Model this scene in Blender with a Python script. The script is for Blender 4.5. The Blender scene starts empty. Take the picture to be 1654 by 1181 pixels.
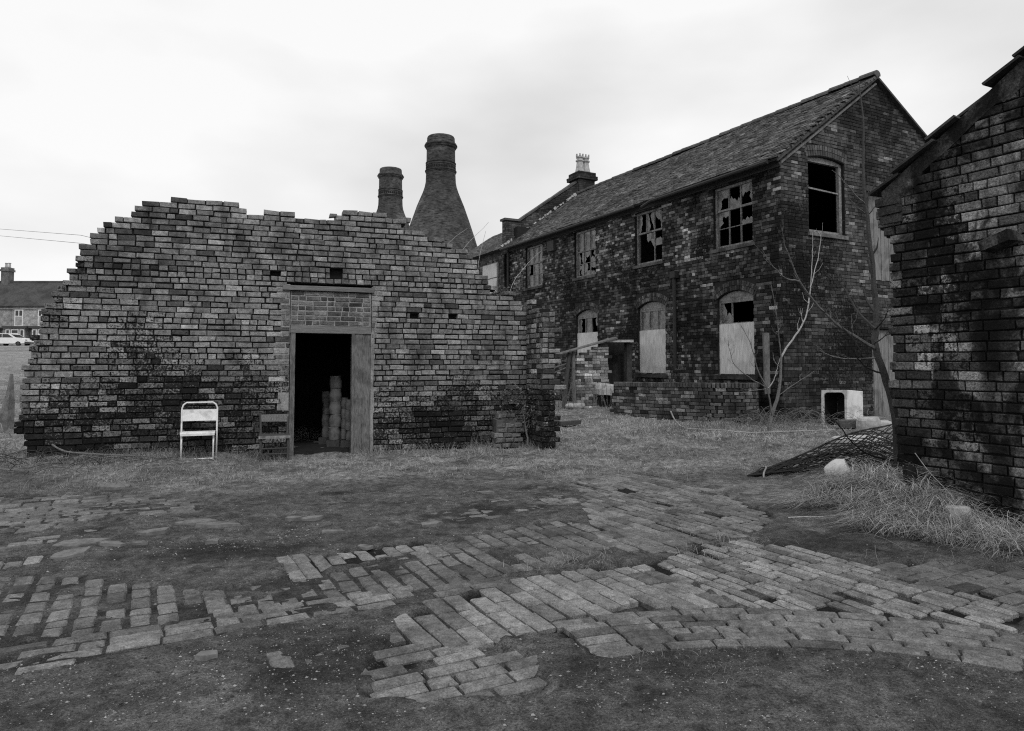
import bpy, math, random
import numpy as np
from mathutils import Vector, Matrix

random.seed(7)
RNG = np.random.default_rng(11)
scene = bpy.context.scene
COL = scene.collection

# ------------------------------------------------------------------ camera
FPX, CX, CY, CAMH = 1110.0, 827.0, 540.5, 1.4
PITCH = math.atan(51.5 / FPX)
cam_data = bpy.data.cameras.new("camera")
cam = bpy.data.objects.new("camera", cam_data)
COL.objects.link(cam)
cam_data.sensor_width = 36.0
cam_data.sensor_fit = 'HORIZONTAL'
cam_data.lens = 36.0 * FPX / 1654.0
cam_data.shift_y = (CY - 590.5) / 1654.0
cam_data.clip_start = 0.05
cam_data.clip_end = 3000.0
cam.location = (0, 0, CAMH)
cam.rotation_euler = (math.pi / 2 + PITCH, 0, 0)
scene.camera = cam

# ------------------------------------------------------------------ sky, sun, exposure
SUN_EL, SUN_AZ = math.radians(52), math.radians(160)     # azimuth: clockwise from +Y
world = bpy.data.worlds.new("World")
scene.world = world
world.use_nodes = True
wn, wl = world.node_tree.nodes, world.node_tree.links
wn.clear()
w_out = wn.new('ShaderNodeOutputWorld')
w_bg = wn.new('ShaderNodeBackground')
w_bg.inputs['Strength'].default_value = 0.10
w_sky = wn.new('ShaderNodeTexSky')
w_sky.sky_type = 'NISHITA'
w_sky.sun_disc = False
w_sky.sun_elevation = SUN_EL
w_sky.sun_rotation = SUN_AZ
w_bw = wn.new('ShaderNodeRGBToBW')
w_tc = wn.new('ShaderNodeTexCoord')
w_map = wn.new('ShaderNodeMapping')
w_map.inputs['Scale'].default_value = (1.0, 1.0, 2.4)
w_map.inputs['Location'].default_value = (0.9, 0.3, 0.45)
w_no = wn.new('ShaderNodeTexNoise')
w_no.inputs['Scale'].default_value = 1.7
w_no.inputs['Detail'].default_value = 5.0
w_no.inputs['Roughness'].default_value = 0.42
w_ramp = wn.new('ShaderNodeMapRange')
w_ramp.inputs['From Min'].default_value = 0.34
w_ramp.inputs['From Max'].default_value = 0.54
w_ramp.inputs['To Min'].default_value = 7.5
w_ramp.inputs['To Max'].default_value = 10.6
w_mix = wn.new('ShaderNodeMix')
w_mix.inputs[0].default_value = 0.88        # mostly cloud deck, a little of the clear sky through it
wl.new(w_tc.outputs['Generated'], w_map.inputs['Vector'])
wl.new(w_map.outputs['Vector'], w_no.inputs['Vector'])
wl.new(w_no.outputs['Fac'], w_ramp.inputs['Value'])
wl.new(w_sky.outputs['Color'], w_bw.inputs['Color'])
wl.new(w_bw.outputs['Val'], w_mix.inputs[2])
wl.new(w_ramp.outputs['Result'], w_mix.inputs[3])
wl.new(w_mix.outputs[0], w_bg.inputs['Color'])
wl.new(w_bg.outputs['Background'], w_out.inputs['Surface'])

sun_data = bpy.data.lights.new("sun", 'SUN')
sun_data.energy = 1.5
sun_data.angle = math.radians(18)
sun_data.color = (1.0, 1.0, 1.0)
sun = bpy.data.objects.new("sun", sun_data)
COL.objects.link(sun)
sdir = Vector((math.sin(SUN_AZ) * math.cos(SUN_EL), math.cos(SUN_AZ) * math.cos(SUN_EL), math.sin(SUN_EL)))
sun.rotation_euler = sdir.to_track_quat('Z', 'Y').to_euler()
sun.location = (0, -5, 30)

vs = scene.view_settings
scene.display_settings.display_device = 'sRGB'
vs.view_transform = 'Standard'
vs.look = 'None'
vs.exposure = 0.0
vs.gamma = 1.0
vs.use_curve_mapping = False
scene.cycles.use_denoising = False        # keep the fine grain, as on fast film
scene.cycles.pixel_filter_type = 'BLACKMAN_HARRIS'
scene.cycles.filter_width = 1.15
scene.cycles.max_bounces = 6
scene.cycles.transparent_max_bounces = 8

# ------------------------------------------------------------------ measuring helpers
O3 = np.array([0, 0, CAMH])
def ray(x, y):
    a = (x - CX) / FPX; b = -(y - CY) / FPX
    return np.array([a, math.cos(PITCH) - math.sin(PITCH) * b, math.sin(PITCH) + math.cos(PITCH) * b])
def at(x, y, Y):                       # the point seen at a picture position at distance Y
    d = ray(x, y); return O3 + d * (Y / d[1])
def on_ground(x, y, z=0.0):
    d = ray(x, y); return O3 + d * ((z - CAMH) / d[2])
def on_plane(x, y, P, n):
    d = ray(x, y); return O3 + d * (np.dot(np.array(P) - O3, n) / np.dot(d, n))
def project(p):
    v = np.asarray(p, float) - O3
    cp, sp = math.cos(PITCH), math.sin(PITCH)
    yc = v[1] * cp + v[2] * sp; zc = -v[1] * sp + v[2] * cp
    if yc < 0.05: return None
    return CX + FPX * v[0] / yc, CY - FPX * zc / yc, yc

def ss(t):
    t = np.clip(t, 0, 1); return t * t * (3 - 2 * t)

_perm = np.random.default_rng(5).random((256, 256))
def vnoise(x, y):
    x = np.asarray(x, float); y = np.asarray(y, float)
    xi = np.floor(x).astype(int); yi = np.floor(y).astype(int)
    fx = x - xi; fy = y - yi
    fx = fx * fx * (3 - 2 * fx); fy = fy * fy * (3 - 2 * fy)
    def g(i, j): return _perm[i % 256, j % 256]
    return (g(xi, yi) * (1 - fx) + g(xi + 1, yi) * fx) * (1 - fy) + (g(xi, yi + 1) * (1 - fx) + g(xi + 1, yi + 1) * fx) * fy
def fbm(x, y, o=4):
    s = 0; a = .5; t = 0
    for k in range(o):
        s = s + a * vnoise(np.asarray(x) * 2 ** k + 17.3 * k, np.asarray(y) * 2 ** k + 9.1 * k); t += a; a *= .5
    return s / t

# frames shared by the place
TH = math.radians(27.9)
G2 = np.array([math.cos(TH), math.sin(TH), 0.0])       # along the gable end
F2 = np.array([-math.sin(TH), math.cos(TH), 0.0])      # along the long facade, away from the camera
CORNER = np.array([6.13, 15.5, 0.0])
WA = math.radians(20)
W2 = np.array([math.cos(WA), math.sin(WA), 0.0])
N2 = np.array([-math.sin(WA), math.cos(WA), 0.0])
WALL0 = np.array([0, 12.0, 0.0])
SHED = np.array([3.63, 6.57, 0.0])
LOWWALL = [(5.66, 16.1), (5.45, 15.62), (5.05, 15.35), (4.55, 15.38), (4.0, 15.85), (3.3, 16.6), (2.62, 17.35)]

def zsmooth(X, Y):
    X = np.asarray(X, float); Y = np.asarray(Y, float)
    h = .12 * ss((Y - 11.5) / 3.5)
    h = h + .12 * ss((-X - 3.5) / 1.5) * ss((Y - 7.8) / 1.6)
    h = h + .12 * ss((Y - 15) / 5) * ss((X + 1) / 3)
    h = h + 3.75 * ss((Y - 10) / 80) * ss((-X - 6.4) / 5)
    rx, ry = X - SHED[0], Y - SHED[1]
    a = rx * -F2[0] + ry * -F2[1]; d = -(rx * G2[0] + ry * G2[1])
    m = (.33 * ss((a + 1.1) / 1.0) * (1 - .92 * ss((a - .0) / 1.0))) * np.exp(-(np.maximum(d - .05, 0) / .62) ** 2)
    h = h + m * (d > -1.5)
    return h

# ------------------------------------------------------------------ materials (a black-and-white place: all greys)
def new_mat(name):
    m = bpy.data.materials.new(name); m.use_nodes = True
    m.node_tree.nodes.clear()
    n = m.node_tree.nodes; l = m.node_tree.links
    out = n.new('ShaderNodeOutputMaterial'); b = n.new('ShaderNodeBsdfPrincipled')
    l.new(b.outputs[0], out.inputs[0])
    return m, n, l, b
def nmath(n, l, op, a, b=None, clamp=False):
    k = n.new('ShaderNodeMath'); k.operation = op; k.use_clamp = clamp
    for i, s in enumerate((a, b)):
        if s is None: continue
        if isinstance(s, (int, float)): k.inputs[i].default_value = s
        else: l.new(s, k.inputs[i])
    return k.outputs[0]
def nnoise(n, l, vec, scale, detail=4, rough=.55, dist=0.0):
    k = n.new('ShaderNodeTexNoise')
    k.inputs['Scale'].default_value = scale; k.inputs['Detail'].default_value = detail
    k.inputs['Roughness'].default_value = rough; k.inputs['Distortion'].default_value = dist
    l.new(vec, k.inputs['Vector']); return k.outputs['Fac']
def nrange(n, l, v, a, b, c, d, smooth=False):
    k = n.new('ShaderNodeMapRange')
    if smooth: k.interpolation_type = 'SMOOTHSTEP'
    for i, s in zip(('From Min', 'From Max', 'To Min', 'To Max'), (a, b, c, d)): k.inputs[i].default_value = s
    l.new(v, k.inputs['Value']); return k.outputs['Result']
def npos(n, l, scale=(1, 1, 1), loc=(0, 0, 0), rot=(0, 0, 0), local=False):
    m = n.new('ShaderNodeMapping')
    m.inputs['Scale'].default_value = scale; m.inputs['Location'].default_value = loc; m.inputs['Rotation'].default_value = rot
    if local:
        g = n.new('ShaderNodeTexCoord'); l.new(g.outputs['Object'], m.inputs['Vector'])
    else:
        g = n.new('ShaderNodeNewGeometry'); l.new(g.outputs['Position'], m.inputs['Vector'])
    return m.outputs[0]
def nattr(n, name):
    a = n.new('ShaderNodeAttribute'); a.attribute_name = name; a.attribute_type = 'GEOMETRY'; return a.outputs['Fac']
def ngrey(n, l, v):
    c = n.new('ShaderNodeCombineColor')
    for i in range(3): l.new(v, c.inputs[i])
    return c.outputs[0]
def nbump(n, l, b, h, strength, dist):
    k = n.new('ShaderNodeBump'); k.inputs['Strength'].default_value = strength; k.inputs['Distance'].default_value = dist
    l.new(h, k.inputs['Height']); l.new(k.outputs[0], b.inputs['Normal'])

def mat_brick(name, seed=0, speck=(.55, 1.5), stain=(.42, .62, 1.0, .35), stain_scale=1.0, drip=0.0, bump=.6, bdist=.012, rough=.92, fine=90, courses=False):
    """colour = the brick's own tint x firing speckle x soot and damp blotches"""
    m, n, l, b = new_mat(name)
    p = npos(n, l, loc=(seed * 3.1, seed * 1.7, seed * .9))
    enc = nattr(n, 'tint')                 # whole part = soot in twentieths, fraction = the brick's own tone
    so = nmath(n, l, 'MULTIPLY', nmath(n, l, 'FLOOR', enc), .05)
    t = nmath(n, l, 'FRACT', enc)
    s1 = nnoise(n, l, p, fine, 4, .7)
    s0 = nnoise(n, l, p, fine * .22, 3, .6)
    if courses:                           # distant brickwork: speckle drawn out along the courses
        s1 = nnoise(n, l, npos(n, l, scale=(.55, .55, 1.9)), fine, 2, .8)
    v = nmath(n, l, 'MULTIPLY', t, nrange(n, l, s1, .28, .72, speck[0], speck[1]))
    v = nmath(n, l, 'MULTIPLY', v, nrange(n, l, s0, .3, .7, .65, 1.35))
    st = nnoise(n, l, npos(n, l, scale=(1, 1, .75), loc=(seed, seed * 2.3, 0)), stain_scale, 6, .62, .4)
    v = nmath(n, l, 'MULTIPLY', v, nrange(n, l, st, *stain, smooth=True))
    hf = nnoise(n, l, npos(n, l, loc=(seed * 7.7, 3.3, seed)), fine * .42, 5, .72)
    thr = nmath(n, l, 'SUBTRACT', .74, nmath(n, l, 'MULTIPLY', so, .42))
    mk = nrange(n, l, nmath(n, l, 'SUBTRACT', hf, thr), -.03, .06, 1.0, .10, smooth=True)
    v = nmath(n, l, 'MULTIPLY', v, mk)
    if drip:
        dr = nnoise(n, l, npos(n, l, scale=(1, 1, .16), loc=(seed * 5, 0, seed)), 3.2, 3, .5)
        v = nmath(n, l, 'MULTIPLY', v, nrange(n, l, dr, .5, .66, 1.0, 1.0 - drip, smooth=True))
    l.new(ngrey(n, l, v), b.inputs['Base Color'])
    b.inputs['Roughness'].default_value = rough
    b.inputs['Specular IOR Level'].default_value = .25
    nbump(n, l, b, nmath(n, l, 'ADD', s1, s0), bump, bdist)
    return m
def mat_plain(name, base, var=(.6, 1.4), scale=18, rough=.85, bump=.4, bdist=.005, spec=.3, tint=False, stretch=(1, 1, 1), local=False, metallic=0, grime=None):
    m, n, l, b = new_mat(name)
    p = npos(n, l, scale=stretch, local=local)
    s = nnoise(n, l, p, scale, 5, .65)
    v = nrange(n, l, s, .28, .72, base * var[0], base * var[1])
    if tint: v = nmath(n, l, 'MULTIPLY', v, nattr(n, 'tint'))
    if grime:
        g = nnoise(n, l, npos(n, l, local=local), grime[0], 5, .6, .5)
        v = nmath(n, l, 'MULTIPLY', v, nrange(n, l, g, .45, .65, 1.0, grime[1], smooth=True))
    l.new(ngrey(n, l, v), b.inputs['Base Color'])
    b.inputs['Roughness'].default_value = rough
    b.inputs['Specular IOR Level'].default_value = spec
    b.inputs['Metallic'].default_value = metallic
    nbump(n, l, b, s, bump, bdist)
    return m
M = {}
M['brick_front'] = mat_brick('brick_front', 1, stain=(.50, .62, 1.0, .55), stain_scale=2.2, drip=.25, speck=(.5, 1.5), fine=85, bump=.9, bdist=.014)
M['brick_long'] = mat_brick('brick_long', 4, drip=.45, stain=(.48, .62, 1.0, .40), stain_scale=.8, speck=(.55, 1.5), fine=55)
M['brick_gable'] = mat_brick('brick_gable', 6, stain=(.44, .60, 1.0, .35), stain_scale=.55, drip=.3, fine=45)
M['brick_shed'] = mat_brick('brick_shed', 9, stain=(.45, .57, 1.0, .12), stain_scale=2.6, drip=.75, speck=(.1, 2.1), fine=60, bump=.7, bdist=.010)
M['brick_pave'] = mat_brick('brick_pave', 12, stain=(.45, .66, 1.0, .55), stain_scale=2.5, speck=(.45, 1.6), fine=110, bump=.9, bdist=.008, rough=.85)
M['brick_kiln'] = mat_brick('brick_kiln', 15, stain=(.42, .6, 1.0, .6), stain_scale=.35, fine=5, speck=(.15, 2.0), courses=True)
M['brick_far'] = mat_brick('brick_far', 21, stain=(.42, .6, 1.0, .75), stain_scale=.5, fine=12)
M['joint_dark'] = mat_plain('joint_dark', .009, scale=60)
M['joint_shed'] = mat_plain('joint_shed', .006, scale=60)
M['joint_long'] = mat_plain('joint_long', .014, scale=40)
M['mortar_pale'] = mat_plain('mortar_pale', .26, scale=40, grime=(3, .6))
M['mortar_grey'] = mat_plain('mortar_grey', .085, scale=30, grime=(2.5, .45))
M['tile'] = mat_brick('tile', 18, stain=(.42, .66, 1.0, .5), stain_scale=.7, fine=30, speck=(.6, 1.4), rough=.75)
M['wood_grey'] = mat_plain('wood_grey', .13, (.2, 1.9), 30, stretch=(6, 6, .35), local=True, grime=(4, .6))
M['wood_lintel'] = mat_plain('wood_lintel', .15, (.45, 1.5), 30, stretch=(.35, 6, 6), local=True)
M['wood_dark'] = mat_plain('wood_dark', .05, (.5, 1.6), 30, stretch=(4, 4, .5), local=True)
M['paint_frame'] = mat_plain('paint_frame', .23, (.35, 1.45), 22, rough=.7, local=True, grime=(5, .5))
M['board_pale'] = mat_plain('board_pale', .58, (.62, 1.25), 7, rough=.7, stretch=(5, 5, .5), local=True, grime=(1.6, .8))
M['board_grey'] = mat_plain('board_grey', .20, (.5, 1.4), 12, stretch=(5, 5, .3), local=True, grime=(2.5, .6))
M['white_paint'] = mat_plain('white_paint', .72, (.85, 1.1), 20, rough=.5, bump=.1, grime=(6, .7))
M['white_enamel'] = mat_plain('white_enamel', .66, (.85, 1.1), 9, rough=.4, bump=.1, grime=(5, .65))
M['stone_pale'] = mat_plain('stone_pale', .42, (.65, 1.25), 14, grime=(5, .7))
M['stone_grey'] = mat_plain('stone_grey', .15, (.6, 1.35), 20, grime=(6, .7))
M['clay'] = mat_plain('clay', .5, (.8, 1.15), 10, rough=.75, bump=.2, grime=(5, .75))
M['clay_gloom'] = mat_plain('clay_gloom', .15, (.7, 1.2), 10, rough=.85, bump=.2, grime=(9, .6))  # mould clay, darkened to put the doorway's gloom into its colour
M['iron'] = mat_plain('iron', .018, (.5, 1.6), 40, rough=.7)
M['pipe'] = mat_plain('pipe', .02, (.6, 1.5), 30, rough=.6)
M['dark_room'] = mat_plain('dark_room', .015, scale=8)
M['bark_dark'] = mat_plain('bark_dark', .035, (.5, 1.8), 60)
M['bark_mid'] = mat_plain('bark_mid', .12, (.5, 1.7), 40)
M['bark_pale'] = mat_plain('bark_pale', .34, (.5, 1.4), 40)
M['lead'] = mat_plain('lead', .05, rough=.6)
M['render_pale'] = mat_plain('render_pale', .35, scale=2, grime=(.5, .8))
M['grass_dead'] = mat_plain('grass_dead', 1.0, (.8, 1.2), 6, tint=True, bump=0)
M['grass_short'] = mat_plain('grass_short', 1.0, (.75, 1.25), 3, tint=True, bump=0)
M['leaf_dark'] = mat_plain('leaf_dark', 1.0, (.8, 1.2), 6, tint=True, bump=0)
M['gravel'] = mat_plain('gravel', 1.0, (.7, 1.3), 40, tint=True)
M['car_white'] = mat_plain('car_white', .75, (.95, 1.05), 3, rough=.3, bump=0)
M['tyre'] = mat_plain('tyre', .02, scale=5)
def mat_glass():
    m, n, l, b = new_mat('dirty_glass')
    s = nnoise(n, l, npos(n, l), 9, 5, .6)
    l.new(ngrey(n, l, nrange(n, l, s, .3, .7, .07, .26)), b.inputs['Base Color'])
    b.inputs['Roughness'].default_value = .22
    b.inputs['Alpha'].default_value = .8
    return m
M['glass'] = mat_glass()
def mat_pane_dark():
    m, n, l, b = new_mat('dark_pane')
    b.inputs['Base Color'].default_value = (.02, .02, .02, 1); b.inputs['Roughness'].default_value = .12
    return m
M['pane_dark'] = mat_pane_dark()
def mat_ground():
    m, n, l, b = new_mat('yard_ground')
    p = npos(n, l)
    turf = nattr(n, 'turf')
    n1 = nnoise(n, l, p, 1.3, 6, .6); n2 = nnoise(n, l, p, 14, 6, .7); n3 = nnoise(n, l, p, 85, 4, .75)
    n4 = nnoise(n, l, p, 4.5, 5, .65, .3)
    mud = nmath(n, l, 'MULTIPLY', nrange(n, l, n1, .3, .7, .064, .128), nrange(n, l, n2, .3, .7, .40, 1.7))
    mud = nmath(n, l, 'MULTIPLY', mud, nrange(n, l, n3, .3, .7, .25, 2.1))
    mud = nmath(n, l, 'MULTIPLY', mud, nrange(n, l, n4, .35, .65, .6, 1.4))
    gr = nmath(n, l, 'MULTIPLY', nrange(n, l, n1, .3, .7, .20, .32), nrange(n, l, n2, .3, .7, .35, 1.6))
    gr = nmath(n, l, 'MULTIPLY', gr, nrange(n, l, n3, .3, .7, .5, 1.5))
    gr = nmath(n, l, 'MULTIPLY', gr, nrange(n, l, n4, .35, .65, .6, 1.35))
    grit = nrange(n, l, nnoise(n, l, p, 260, 2, .5), .63, .74, 0, .16)
    k = n.new('ShaderNodeMix'); l.new(turf, k.inputs[0]); l.new(mud, k.inputs[2]); l.new(gr, k.inputs[3])
    dirt = nattr(n, 'joint_dirt')
    v = nmath(n, l, 'MULTIPLY', nmath(n, l, 'ADD', k.outputs[0], grit), nrange(n, l, dirt, 0, 1, 1.0, .13))
    l.new(ngrey(n, l, v), b.inputs['Base Color'])
    b.inputs['Roughness'].default_value = .9; b.inputs['Specular IOR Level'].default_value = .2
    h = nmath(n, l, 'ADD', nmath(n, l, 'MULTIPLY', n2, 2.0), n3)
    nbump(n, l, b, h, 1.0, .035)
    return m
M['ground'] = mat_ground()

# ------------------------------------------------------------------ object helpers
def mesh_obj(name, verts, faces, mat, parent=None, tint=None, smooth=False, loc=None):
    me = bpy.data.meshes.new(name)
    me.from_pydata([tuple(map(float, v)) for v in verts], [], faces)
    if tint is not None:
        a = me.attributes.new('tint', 'FLOAT', 'FACE')
        a.data.foreach_set('value', np.asarray(tint, dtype=np.float32))
    if smooth: me.polygons.foreach_set('use_smooth', np.ones(len(me.polygons), dtype=bool))
    me.materials.append(M[mat] if isinstance(mat, str) else mat)
    me.update()
    o = bpy.data.objects.new(name, me); COL.objects.link(o)
    if parent is not None: o.parent = parent
    if loc is not None: o.location = loc
    return o
def tag(o, label=None, cat=None, group=None, kind=None):
    if label: o['label'] = label
    if cat: o['category'] = cat
    if group: o['group'] = group
    if kind: o['kind'] = kind
    return o
def thing(name, label, cat, loc=(0, 0, 0), rotz=0, group=None, rot=None):
    o = bpy.data.objects.new(name, None); COL.objects.link(o)
    o.empty_display_size = .2
    o.location = loc; o.rotation_euler = rot if rot else (0, 0, rotz)
    return tag(o, label, cat, group, 'thing')
def mat_z(loc, rz):
    return np.array(Matrix.Translation(Vector(loc)) @ Matrix.Rotation(rz, 4, 'Z'))

class MB:
    def __init__(self): self.v = []; self.f = []; self.t = []
    def add(self, verts, faces, tint=1.0):
        k = len(self.v); self.v.extend(verts); self.f.extend([tuple(i + k for i in f) for f in faces]); self.t.extend([tint] * len(faces))
    def box(self, x0, x1, y0, y1, z0, z1, tint=1.0, jit=0):
        vs_ = [(x, y, z) for z in (z0, z1) for y in (y0, y1) for x in (x0, x1)]
        if jit: vs_ = [tuple(c + random.uniform(-jit, jit) for c in v) for v in vs_]
        self.add(vs_, [(0, 2, 3, 1), (4, 5, 7, 6), (0, 1, 5, 4), (2, 6, 7, 3), (0, 4, 6, 2), (1, 3, 7, 5)], tint)
    def obox(self, c, u, v, w, lu, lv, lw, tint=1.0, jit=0):   # oriented box, centre c
        c, u, v, w = map(np.asarray, (c, u, v, w)); P = []
        for k in (-.5, .5):
            for j in (-.5, .5):
                for i in (-.5, .5):
                    q = c + u * lu * i + v * lv * j + w * lw * k
                    if jit: q = q + np.array([random.uniform(-jit, jit) for _ in range(3)])
                    P.append(tuple(q))
        self.add(P, [(0, 2, 3, 1), (4, 5, 7, 6), (0, 1, 5, 4), (2, 6, 7, 3), (0, 4, 6, 2), (1, 3, 7, 5)], tint)
    def tube(self, pts, radii, n=6, tint=1.0, cap=True):
        pts = [np.asarray(p, float) for p in pts]
        if isinstance(radii, (int, float)): radii = [radii] * len(pts)
        base = len(self.v); prev = None
        for i, p in enumerate(pts):
            d = pts[min(i + 1, len(pts) - 1)] - pts[max(i - 1, 0)]
            d = d / (np.linalg.norm(d) + 1e-9)
            a = np.array([0, 0, 1.0]) if abs(d[2]) < .9 else np.array([1.0, 0, 0])
            if prev is not None: a = prev
            a = a - d * np.dot(a, d); a = a / (np.linalg.norm(a) + 1e-9); prev = a
            b = np.cross(d, a)
            for k in range(n):
                an = 2 * math.pi * k / n
                self.v.append(tuple(p + (a * math.cos(an) + b * math.sin(an)) * radii[i]))
        for i in range(len(pts) - 1):
            for k in range(n):
                self.f.append((base + i * n + k, base + i * n + (k + 1) % n, base + (i + 1) * n + (k + 1) % n, base + (i + 1) * n + k)); self.t.append(tint)
        if cap:
            self.f.append(tuple(base + k for k in reversed(range(n)))); self.t.append(tint)
            e = base + (len(pts) - 1) * n
            self.f.append(tuple(e + k for k in range(n))); self.t.append(tint)
    def lathe(self, prof, c=(0, 0, 0), n=24, tint=1.0, wob=0):
        base = len(self.v)
        for r, z in prof:
            for k in range(n):
                an = 2 * math.pi * k / n
                rr = r * (1 + random.uniform(-wob, wob))
                self.v.append((c[0] + rr * math.cos(an), c[1] + rr * math.sin(an), c[2] + z))
        for i in range(len(prof) - 1):
            for k in range(n):
                self.f.append((base + i * n + k, base + i * n + (k + 1) % n, base + (i + 1) * n + (k + 1) % n, base + (i + 1) * n + k)); self.t.append(tint)
    def prism(self, poly, y0, y1, tint=1.0):      # polygon in x,z extruded along y
        n = len(poly)
        P = [(x, y0, z) for x, z in poly] + [(x, y1, z) for x, z in poly]
        self.add(P, [tuple(range(n)), tuple(reversed(range(n, 2 * n)))] + [(i, i + n, (i + 1) % n + n, (i + 1) % n) for i in range(n)], tint)
    def build(self, name, mat, parent=None, smooth=False, tint=True, loc=None):
        return mesh_obj(name, self.v, self.f, mat, parent, self.t if tint else None, smooth, loc)

BF = [(8, 9, 10, 11), (4, 5, 9, 8), (5, 6, 10, 9), (6, 7, 11, 10), (7, 4, 8, 11), (0, 1, 5, 4), (1, 2, 6, 5), (2, 3, 7, 6), (3, 0, 4, 7), (3, 2, 1, 0)]
def piece_verts(u, v, n, lu, lv, dep, ch, jit):
    u, v, n = np.asarray(u), np.asarray(v), np.asarray(n)
    S = ((-1, -1), (1, -1), (1, 1), (-1, 1))
    jj = RNG.normal(0, jit, (4, 2)) if jit else np.zeros((4, 2))
    P = []
    for ring, (z, ins) in enumerate(((-dep, 0), (-ch, 0), (0, ch * 1.1))):
        for k, (a, b) in enumerate(S):
            P.append(u * (a * (lu / 2 - ins) + jj[k, 0]) + v * (b * (lv / 2 - ins) + jj[k, 1]) + n * z)
    return np.array(P)

class Piece:
    __slots__ = ('c', 'u', 'v', 'n', 'lu', 'lv', 'dep', 'ch', 't', 'jit')
    def __init__(s, c, u, v, n, lu, lv, dep, t, ch=.006, jit=.002):
        s.c = np.asarray(c, float); s.u = u; s.v = v; s.n = n; s.lu = lu; s.lv = lv; s.dep = dep; s.t = t; s.ch = ch; s.jit = jit

def sooty(t, k): return min(max(t, .004), .95) + math.floor(20 * min(max(k, 0), 1) + .5)
def emit(pieces, parent, mat, name, rest_name, Mw=None, nmax=300, hidden=None):
    """the pieces that show largest become objects of their own, the rest one mesh of kind stuff"""
    Mw = np.eye(4) if Mw is None else np.asarray(Mw)
    score = []
    for p in pieces:
        w = Mw[:3, :3] @ p.c + Mw[:3, 3]
        q = project(w); s = 0
        if q and -10 < q[0] < 1664 and -10 < q[1] < 1185:
            view = (w - O3) / np.linalg.norm(w - O3)
            s = p.lu * p.lv / q[2] ** 2 * max(.02, -float(np.dot(Mw[:3, :3] @ np.asarray(p.n), view)))
            if hidden and hidden(q[0], q[1], w): s = 0
        score.append(s)
    order = np.argsort(-np.array(score), kind='stable')
    single = set(int(i) for i in order[:nmax] if score[int(i)] > 0)
    rest = MB()
    for i, p in enumerate(pieces):
        P = piece_verts(p.u, p.v, p.n, p.lu, p.lv, p.dep, p.ch, p.jit)
        if i in single:
            mesh_obj(name, P, BF, mat, parent, [p.t] * 10, loc=tuple(p.c))
        else:
            rest.add([tuple(q) for q in P + p.c], BF, p.t)
    if rest.v:
        r = rest.build(rest_name, mat, parent); tag(r, kind='stuff')

X3, Y3, Z3 = np.array([1., 0, 0]), np.array([0, 1., 0]), np.array([0, 0, 1.])

def lay_courses(x0, x1, z0, z1, ch, sl, joint, hp=.2, openings=(), left=None, right=None, top=None, tooth=0, wav=0.004, seed=1, allhead=None):
    """brick rectangles (xa, xb, za, zb, row) of a wall seen from the front, trimmed at the openings"""
    r = random.Random(seed); out = []; row = 0; z = z0
    while z < z1 - ch * .4:
        zc = z + ch / 2
        L = (left(zc) if left else x0); R = (right(zc) if right else x1)
        if tooth: L += r.uniform(-tooth, tooth * .4); R += r.uniform(-tooth * .4, tooth)
        x = L - (0 if not tooth else 0) - (sl * .5 if row % 2 else 0) * (0 if tooth else 1)
        if not tooth: x -= r.uniform(0, .02)
        elif row % 2: pass
        first = True
        heads = allhead and r.random() < allhead
        while x < R - .03:
            w = sl / 2 if (heads or r.random() < hp) else sl
            w *= r.uniform(.96, 1.04)
            if tooth and first and row % 2 and r.random() < .5: w = sl / 2
            first = False
            a, b = max(x, L) + joint / 2, min(x + w, R) - joint / 2
            if tooth and x + w > R: b = x + w - joint / 2
            x += w
            if b - a < .035: continue
            segs = [(a, b)]
            for (ox0, ox1, oz0, oz1) in openings:
                if zc < oz0 or zc > oz1: continue
                ns = []
                for (p, q) in segs:
                    if q <= ox0 or p >= ox1: ns.append((p, q)); continue
                    if p < ox0: ns.append((p, ox0 - .004))
                    if q > ox1: ns.append((ox1 + .004, q))
                segs = ns
            for (p, q) in segs:
                if q - p < .035: continue
                if top is not None:
                    m = (p + q) / 2
                    if zc > top(m): continue
                dz = wav * math.sin(m * 1.3 + row * .7 + seed) if top is not None and wav else 0
                out.append((p, q, z + joint / 2 + dz, z + ch - joint / 2 + dz, row))
        z += ch; row += 1
    return out

def core_boxes(mb, rects, y0, y1, ch, inset=.02):
    rows = {}
    for (a, b, c, d, r) in rects: rows.setdefault(r, []).append((a, b, c, d))
    for r, lst in rows.items():
        lst.sort(); cur = None; z0 = min(q[2] for q in lst); z1 = max(q[3] for q in lst)
        segs = []
        for a, b, c, d in lst:
            if cur and a - cur[1] < .05: cur[1] = b
            else:
                cur = [a, b]; segs.append(cur)
        for a, b in segs:
            mb.box(a + inset, b - inset, y0, y1, z0 - .013, z1 - .012 + .0)
    return mb

def in_poly(x, y, poly):
    c = False; n = len(poly); j = n - 1
    for i in range(n):
        xi, yi = poly[i][0], poly[i][1]; xj, yj = poly[j][0], poly[j][1]
        if (yi > y) != (yj > y) and x < (xj - xi) * (y - yi) / (yj - yi) + xi: c = not c
        j = i
    return c

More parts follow.
